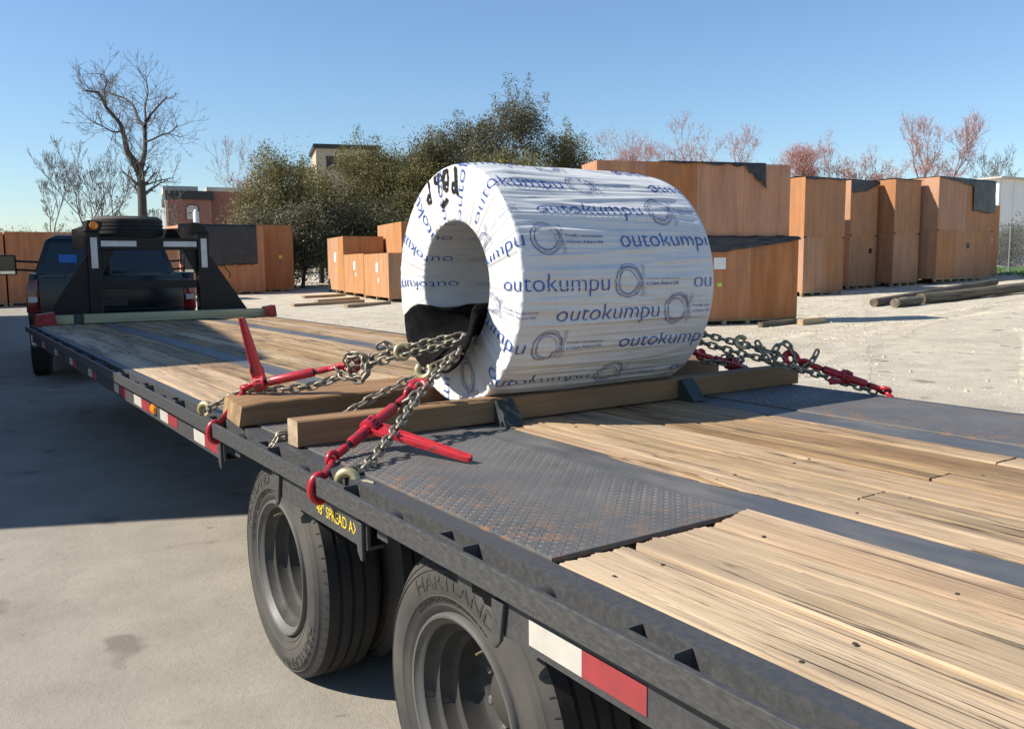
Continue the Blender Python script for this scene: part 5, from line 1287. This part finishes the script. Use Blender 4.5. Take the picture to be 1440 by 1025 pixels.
def evergreen(label, px, depth, top, halfw, seed, base=402, mat='leaf', dens=1.0, sprout=0, ncl=95, squat=.42):
    q = P(px, base, depth); z0 = g(q.x, q.y); H = P(px, top, depth).z-z0; Rw = halfw*depth/FPX
    t = thing('evergreen_tree', label, 'tree', (q.x, q.y, z0), 0, 'evergreen oaks behind the yard'); rr = random.Random(seed)
    tr = Tree(seed); tr.grow(Vector((0, 0, -.1)), Vector((0, 0, 1)), H*.22, .05+H*.016, 0, 3, .8, .15, .8, (3, 3, 4), .1)
    tr.thick.v += []; b = MB(); b.v = tr.thick.v; b.f = tr.thick.f
    o_ = len(b.v); b.v = b.v+tr.thin.v; b.f = b.f+[tuple(i+o_ for i in f) for f in tr.thin.f]
    b.build('trunk', M['bark'], t, smooth='all', fix=False)
    c = MB()
    lob = [(rr.uniform(-.6, .6), rr.uniform(-.6, .6), rr.uniform(.32, .74), rr.uniform(.30, .48)) for _ in range(8)]+[(0, 0, .55, .55), (.1, 0, .80, .26), (-.35, 0, .22, .4), (.4, 0, .22, .4)]
    for i in range(ncl):
        lx_, ly_, lz_, lr = rr.choice(lob); lx_ *= 1.15; v = Vector((rr.gauss(0, 1), rr.gauss(0, 1), rr.gauss(0, 1))).normalized()*(rr.random()**.4)
        p_ = Vector(((lx_+v.x*lr)*Rw, (ly_+v.y*lr)*Rw, min(.97, max(.06, lz_+v.z*lr*squat))*H))
        sg_ = rr.uniform(.25, .7); cards(c, rr, p_, int(rr.uniform(110, 290)*dens), sg_, rr.uniform(.05, .095))
    for i in range(sprout):                                # upright leafy shoots breaking the outline
        a = rr.uniform(-.65, .65); p0 = Vector((a*Rw, rr.uniform(-.4, .4)*Rw, rr.uniform(.62, .8)*H)); hh = rr.uniform(.12, .3)*H*(1-abs(a)*.7)
        dr = Vector((rr.gauss(0, .16), rr.gauss(0, .16), 1)).normalized()
        for k_ in range(9): cards(c, rr, p0+dr*(hh*k_/8), int(24*dens), .14+.16*(1-k_/8), .07)
    c.build('crown', M[mat], t, fix=False); return t
EV = [('olive evergreen oak right beside the brick building', 392, 50, 202, 60, 101, 'leaf', 8, 110),
      ('low grey green bush at the foot of the first oak', 360, 47, 300, 42, 102, 'leaf_grey', 4, 60),
      ('evergreen oak below the beige building', 452, 56, 226, 58, 103, 'leaf', 8, 100),
      ('grey green oak in front, just left of the crate stack', 425, 47, 285, 56, 104, 'leaf_grey', 6, 80),
      ('evergreen oak with a bumpy top right of the beige building', 520, 58, 188, 58, 105, 'leaf', 12, 105),
      ('dark bush behind the tall pale crate', 505, 52, 275, 60, 106, 'leaf_dark', 5, 80),
      ('low evergreen filling the gap left of the coil top', 588, 60, 204, 70, 107, 'leaf', 10, 90),
      ('feathery evergreen just above the left top of the coil', 648, 58, 158, 62, 108, 'leaf_grey', 26, 110),
      ('tallest evergreen with thin upright shoots above the coil', 728, 54, 124, 62, 109, 'leaf_grey', 34, 110),
      ('rounded dark evergreen right of the tallest one', 790, 56, 172, 46, 110, 'leaf', 12, 90),
      ('broad evergreen directly behind the coil', 690, 50, 205, 90, 111, 'leaf', 10, 120),
      ('dark understorey bush behind the left crates', 560, 54, 300, 70, 112, 'leaf_dark', 4, 80),
      ('olive evergreen in the dip left of the feathery one', 566, 57, 222, 66, 113, 'leaf', 10, 120),
      ('mid height evergreen between the dip and the feathery one', 615, 60, 186, 62, 114, 'leaf', 14, 120)]
for lab, px, dp, tp_, hw_, sd, mt, spt, ncl in EV: evergreen(lab, px, dp, tp_, hw_, sd, mat=mt, sprout=spt+4, ncl=int(ncl*1.55))
evergreen('distant dark bush above the far left crates', 36, 78, 306, 34, 120, mat='leaf_dark', ncl=40)
evergreen('distant dark bush left of the truck roof', 92, 82, 312, 30, 121, mat='leaf_dark', ncl=36)
evergreen('green bush against the white shed by the fence', 1420, 52, 318, 20, 122, mat='leaf_grey', ncl=40)
evergreen('distant hedge behind the second tall stack', 1215, 110, 238, 60, 123, mat='leaf_grey', ncl=40, dens=.6)
# one far wooded skyline behind everything
b = MB(); r3 = random.Random(9)
for i in range(520):
    px = r3.uniform(-500, 2100); dp = r3.uniform(150, 230); q = P(px, 380, dp); h = r3.uniform(3.5, 8)*(.6+.4*mnoise.noise((px*.01, 0, 0)))
    for k_ in range(3): cards(b, r3, Vector((q.x+r3.uniform(-4, 4), q.y+r3.uniform(-4, 4), g(min(q.x, 300), min(q.y, 300))+h*r3.uniform(.15, .9))), 26, 1.3, .42)
o = stuff(b.build('far_woods', M['leaf_dark'], fix=False)); o['label'] = 'low far wooded skyline beyond the yard'; o['category'] = 'woods'
